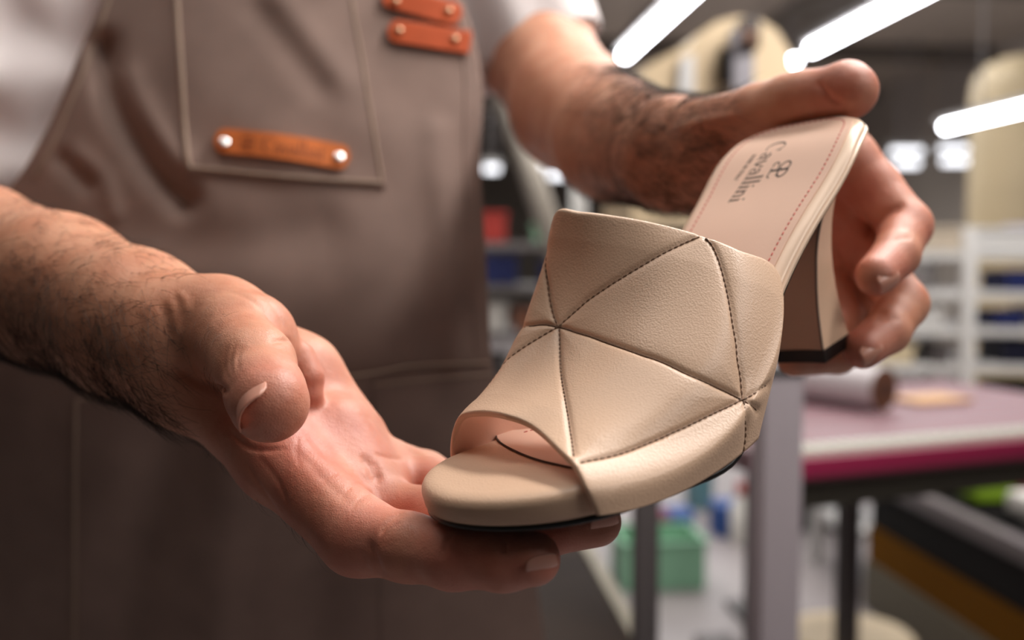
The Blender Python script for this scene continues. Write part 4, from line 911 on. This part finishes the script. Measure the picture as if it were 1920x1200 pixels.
for x, y in ((tx_at(1452, TD - 0.06), TD - 0.06), (tx_at(1596, TD - 0.06), TD - 0.06), (TL - 0.05, 0.05), (0.05, 0.12)):
    mb = MB(); mb.box(tp(x, y, (TZ - 0.04) / 2), (0.04, 0.04, TZ - 0.04), tax, 0.004); mb.build('leg', M_dgrey, t)
mb = MB(); mb.box(tp(TL / 2, 0.05, TZ - 0.065), (TL - 0.1, 0.02, 0.05), tax); mb.build('apron_rail', mat('rail_olive', (70, 66, 56), 0.6), t)
# roll of paper on a brown core
rc = atz(1655, 770, TZ); ra = atz(1528, 752, TZ + 0.0) - rc; ra[2] = 0; rl = np.linalg.norm(ra); ra /= rl; RR = 0.042
t = thing('material_roll', 'pale roll with a brown end lying on the striped table', 'roll', rc + ra * rl / 2); cz = np.array([rc[0], rc[1], TZ + RR])
mb = MB(); mb.lathe(cz, [(RR, 0.0), (RR, max(rl, 0.34))], 36, ra); mb.build('sheet', mat('roll_white', (206, 198, 200), 0.6), t)
mb = MB(); mb.lathe(cz - ra * 0.004, [(RR * 0.99, 0), (RR * 0.99, 0.003)], 36, ra); mb.build('end_face', M_brown, t)
mb = MB(); mb.lathe(cz - ra * 0.006, [(RR * 0.35, 0), (RR * 0.35, 0.0025)], 24, ra); mb.build('core', mat('core_brown', (58, 34, 24), 0.7), t)
c2_ = atz(1476, 738, TZ); mb = MB(); mb.lathe(c2_, [(0.028, 0), (0.03, 0.004), (0.03, 0.034), (0.022, 0.042), (0.005, 0.043)], 28); o = mb.build('thread_spool', M_paper, None); tag(o, 'small white spool at the left corner of the striped table', 'spool')
k0 = atz(1745, 752, TZ); mb = MB(); mb.box(k0 + ZUP * 0.004, (0.14, 0.09, 0.007), tax); o = mb.build('card_sheet', M_kraft, None); tag(o, 'tan sheet lying right of the brown-ended roll', 'sheet')
# uprights
for nm, (x, y0, wd, d), m, lb in (('steel_post', (1456, 700, 0.045, 1.12), mat('post_lilac', (168, 158, 163), 0.5), 'thick pale grey post in front of the striped table'), ('steel_post', (1212, 930, 0.03, 1.25), M_dgrey, 'thin dark grey post below the shoe sole')):
    g = atd(x, 800, d); h = atd(x, y0, d)[2]; t = thing(nm, lb, 'post', [g[0], g[1], 0])
    mb = MB(); mb.box([g[0], g[1], h / 2 + 0.005], (wd, wd, h - 0.01), AX, 0.004); mb.build('tube', m, t); mb = MB(); mb.box([g[0], g[1], 0.005], (wd * 1.8, wd * 1.8, 0.01), AX); mb.build('foot_plate', m, t)
    mb = MB(); mb.box([g[0], g[1], h + 0.003], (wd * 1.05, wd * 1.05, 0.006), AX); mb.build('cap', M_dark, t)
# low dark bench with a pale edge
e0, e1 = atz(1092, 1010, 0.55), atz(1205, 1210, 0.55); bd_ = e0 - e1; bl = np.linalg.norm(bd_); bd_ /= bl; bn_ = np.cross(bd_, ZUP); bax = np.stack([bn_, bd_, ZUP])
t = thing('low_bench', 'dark brown low bench with a pale edge under the shoe', 'bench', [e1[0], e1[1], 0]); BL = bl + 0.7; cm = e1 - bd_ * 0.3 + bd_ * BL / 2 - bn_ * 0.25
mb = MB(); mb.box([cm[0], cm[1], 0.525], (0.48, BL, 0.04), bax, 0.004); mb.build('bench_top', M_wood, t)
mb = MB(); cm2 = cm + bn_ * 0.252; mb.box([cm2[0], cm2[1], 0.52], (0.024, BL, 0.06), bax, 0.003); mb.build('edge_strip', mat('edge_cream', (186, 178, 158), 0.6), t)
for sx in (-1, 1):
    for sy_ in (-1, 1):
        mb = MB(); q = cm + bn_ * 0.19 * sx + bd_ * (BL / 2 - 0.06) * sy_; mb.box([q[0], q[1], 0.2525], (0.05, 0.05, 0.505), bax); mb.build('leg', M_wood, t)
# things on the floor
g = atz(1240, 1108, 0); ax_ = AX
bin_('crate', 'mint green crate on the floor behind the dark post', 'crate', [g[0], g[1] + 0.12, 0.09], (0.30, 0.24, 0.18), M_green, AX)
for (x, y, w_, h_, m, lb) in ((1360, 1000, 0.11, 0.13, M_blue2, 'bright blue box under the shoe, right of the other blue one'), (1272, 1002, 0.10, 0.10, M_blue2, 'bright blue box behind the mint crate'), (1245, 1000, 0.05, 0.09, mat('plum_card', (130, 50, 80), 0.6), 'plum box left of the blue ones'), (1310, 950, 0.1, 0.28, mat('teal_card', (90, 130, 140), 0.6), 'tall teal box standing behind the blue boxes')):
    g = atz(x, y, 0.0); t = thing('carton', lb, 'box', g, 'cartons on the far floor'); mb = MB(); mb.box(g + ZUP * h_ / 2, (w_, 0.14, h_), AX, 0.004); mb.build('body', m, t); mb = MB(); mb.box(g + ZUP * (h_ + 0.004), (w_ * 1.02, 0.143, 0.008), AX); mb.build('lid', m, t)
for x, y, m, lb in ((1388, 985, M_red, 'white bottle with a red cap right of the blue box'), (1415, 930, M_lime, 'white bottle with a lime cap beside the pale post')):
    g = atz(x, y + 30, 0.0); t = thing('bottle', lb, 'bottle', g, 'bottles on the far floor'); mb = MB(); mb.lathe(g, [(0.04, 0), (0.045, 0.01), (0.045, 0.15), (0.018, 0.19), (0.018, 0.21)], 24); mb.build('body', M_paper, t); mb = MB(); mb.lathe(g + ZUP * 0.205, [(0.022, 0), (0.022, 0.04), (0.015, 0.045)], 20); mb.build('cap', m, t)
# round cream tub
g = atz(1592, 1185, 0.30); t = thing('round_tub', 'round cream tub with a brown handle in the bottom right', 'tub', [g[0], g[1], 0]); R1 = 0.145
mb = MB(); mb.lathe([g[0], g[1], 0], [(R1 * 0.9, 0), (R1, 0.02), (R1, 0.27)], 48); mb.build('tub_body', M_cream2, t)
mb = MB(); mb.lathe([g[0], g[1], 0.27], [(R1 * 1.05, 0), (R1 * 1.05, 0.022), (R1 * 0.98, 0.03), (0.01, 0.032)], 48); mb.build('lid', mat('lid_cream', (222, 202, 170), 0.5), t)
mb = MB(); mb.box([g[0] - 0.01, g[1] - 0.02, 0.308], (0.045, 0.02, 0.012), AX, 0.004); mb.build('lid_handle', mat('handle_tan', (150, 110, 84), 0.6), t)
g = atz(1440, 1196, 0.12); mb = MB(); mb.box([g[0], g[1], 0.06], (0.05, 0.06, 0.12), AX, 0.004); o = mb.build('carton', M_amber, None); tag(o, 'small amber box at the bottom edge beside the pale post', 'box')
g = atz(1345, 1200, 0.1); mb = MB(); mb.box([g[0], g[1], 0.05], (0.11, 0.1, 0.1), AX, 0.004); o = mb.build('carton', M_dgrey, None); tag(o, 'dark grey box at the bottom edge between the two posts', 'box')
# long low conveyor-like bench
VB, U0, U1 = 1.54, 1.1, 3.2
org = B * VB; t = thing('roller_bench', 'long low black bench with an amber side board, bottom right', 'bench', rw(VB, U1, 0)); UL = U1 - U0; um = (U0 + U1) / 2
mb = MB(); mb.box(rw(VB + 0.02, um, 0.445), (0.05, UL, 0.05), AX, 0.006); mb.build('top_rail', mat('rail_mid_grey', (110, 102, 104), 0.5), t)
mb = MB(); mb.box(rw(VB + 0.03, um, 0.352), (0.03, UL, 0.135), AX); mb.build('side_panel', M_dark, t)
mb = MB(); mb.box(rw(VB + 0.02, um, 0.225), (0.03, UL, 0.118), AX); mb.build('amber_board', M_amber, t)
mb = MB(); mb.box(rw(VB + 0.015, um, 0.083), (0.04, UL, 0.164), AX, 0.004); mb.build('kick_board', mat('kick_olive', (92, 84, 66), 0.6), t)
mb = MB(); mb.box(rw(VB + 0.5, um, 0.445), (0.05, UL, 0.05), AX, 0.006); mb.build('top_rail', M_dgrey, t)
for k in range(14):
    mb = MB(); u_ = U0 + 0.09 + k * (UL - 0.15) / 13; mb.tube([rw(VB + 0.045, u_, 0.44), rw(VB + 0.475, u_, 0.44)], 0.022, 12); mb.build('roller', M_dark, t)
for u_ in (U0 + 0.05, U1 - 0.03):
    mb = MB(); mb.box(rw(VB + 0.26, u_, 0.205), (0.44, 0.06, 0.41), AX); mb.build('end_frame', M_dark, t)
# load on the roller bench
for (v, u_, s, m, lb) in ((VB + 0.14, 3.08, (0.17, 0.2, 0.08), M_paper, 'white parcel on the low black bench, far end'), (VB + 0.2, 2.86, (0.13, 0.16, 0.09), M_lime, 'lime parcel on the low black bench'), (VB + 0.38, 3.0, (0.16, 0.14, 0.12), M_pink, 'coral parcel behind the lime one'), (VB + 0.3, 2.6, (0.26, 0.18, 0.06), M_paper, 'white flat parcel at the right edge of the low black bench')):
    c = rw(v, u_, 0.464 + s[2] / 2); mb = MB(); mb.box(c, s, AX, 0.02); o = mb.build('parcel', m, None); tag(o, lb, 'parcel', 'parcels on the low bench')
# black cabinet under the table
g = atz(1530, 1010, 0.0); t = thing('floor_cabinet', 'black cabinet under the striped table with a white patch for a light reflection', 'cabinet', [g[0], g[1] + 0.25, 0]); 
mb = MB(); mb.box([g[0], g[1] + 0.25, 0.22], (0.26, 0.3, 0.44), AX, 0.006); mb.build('body', M_dark, t)
mb = MB(); mb.box([g[0] - 0.04, g[1] + 0.097, 0.30], (0.10, 0.006, 0.025), AX, 0.002); mb.build('reflection_patch', M_paper, t)  # white plate stands in for a bright light reflection on the cabinet
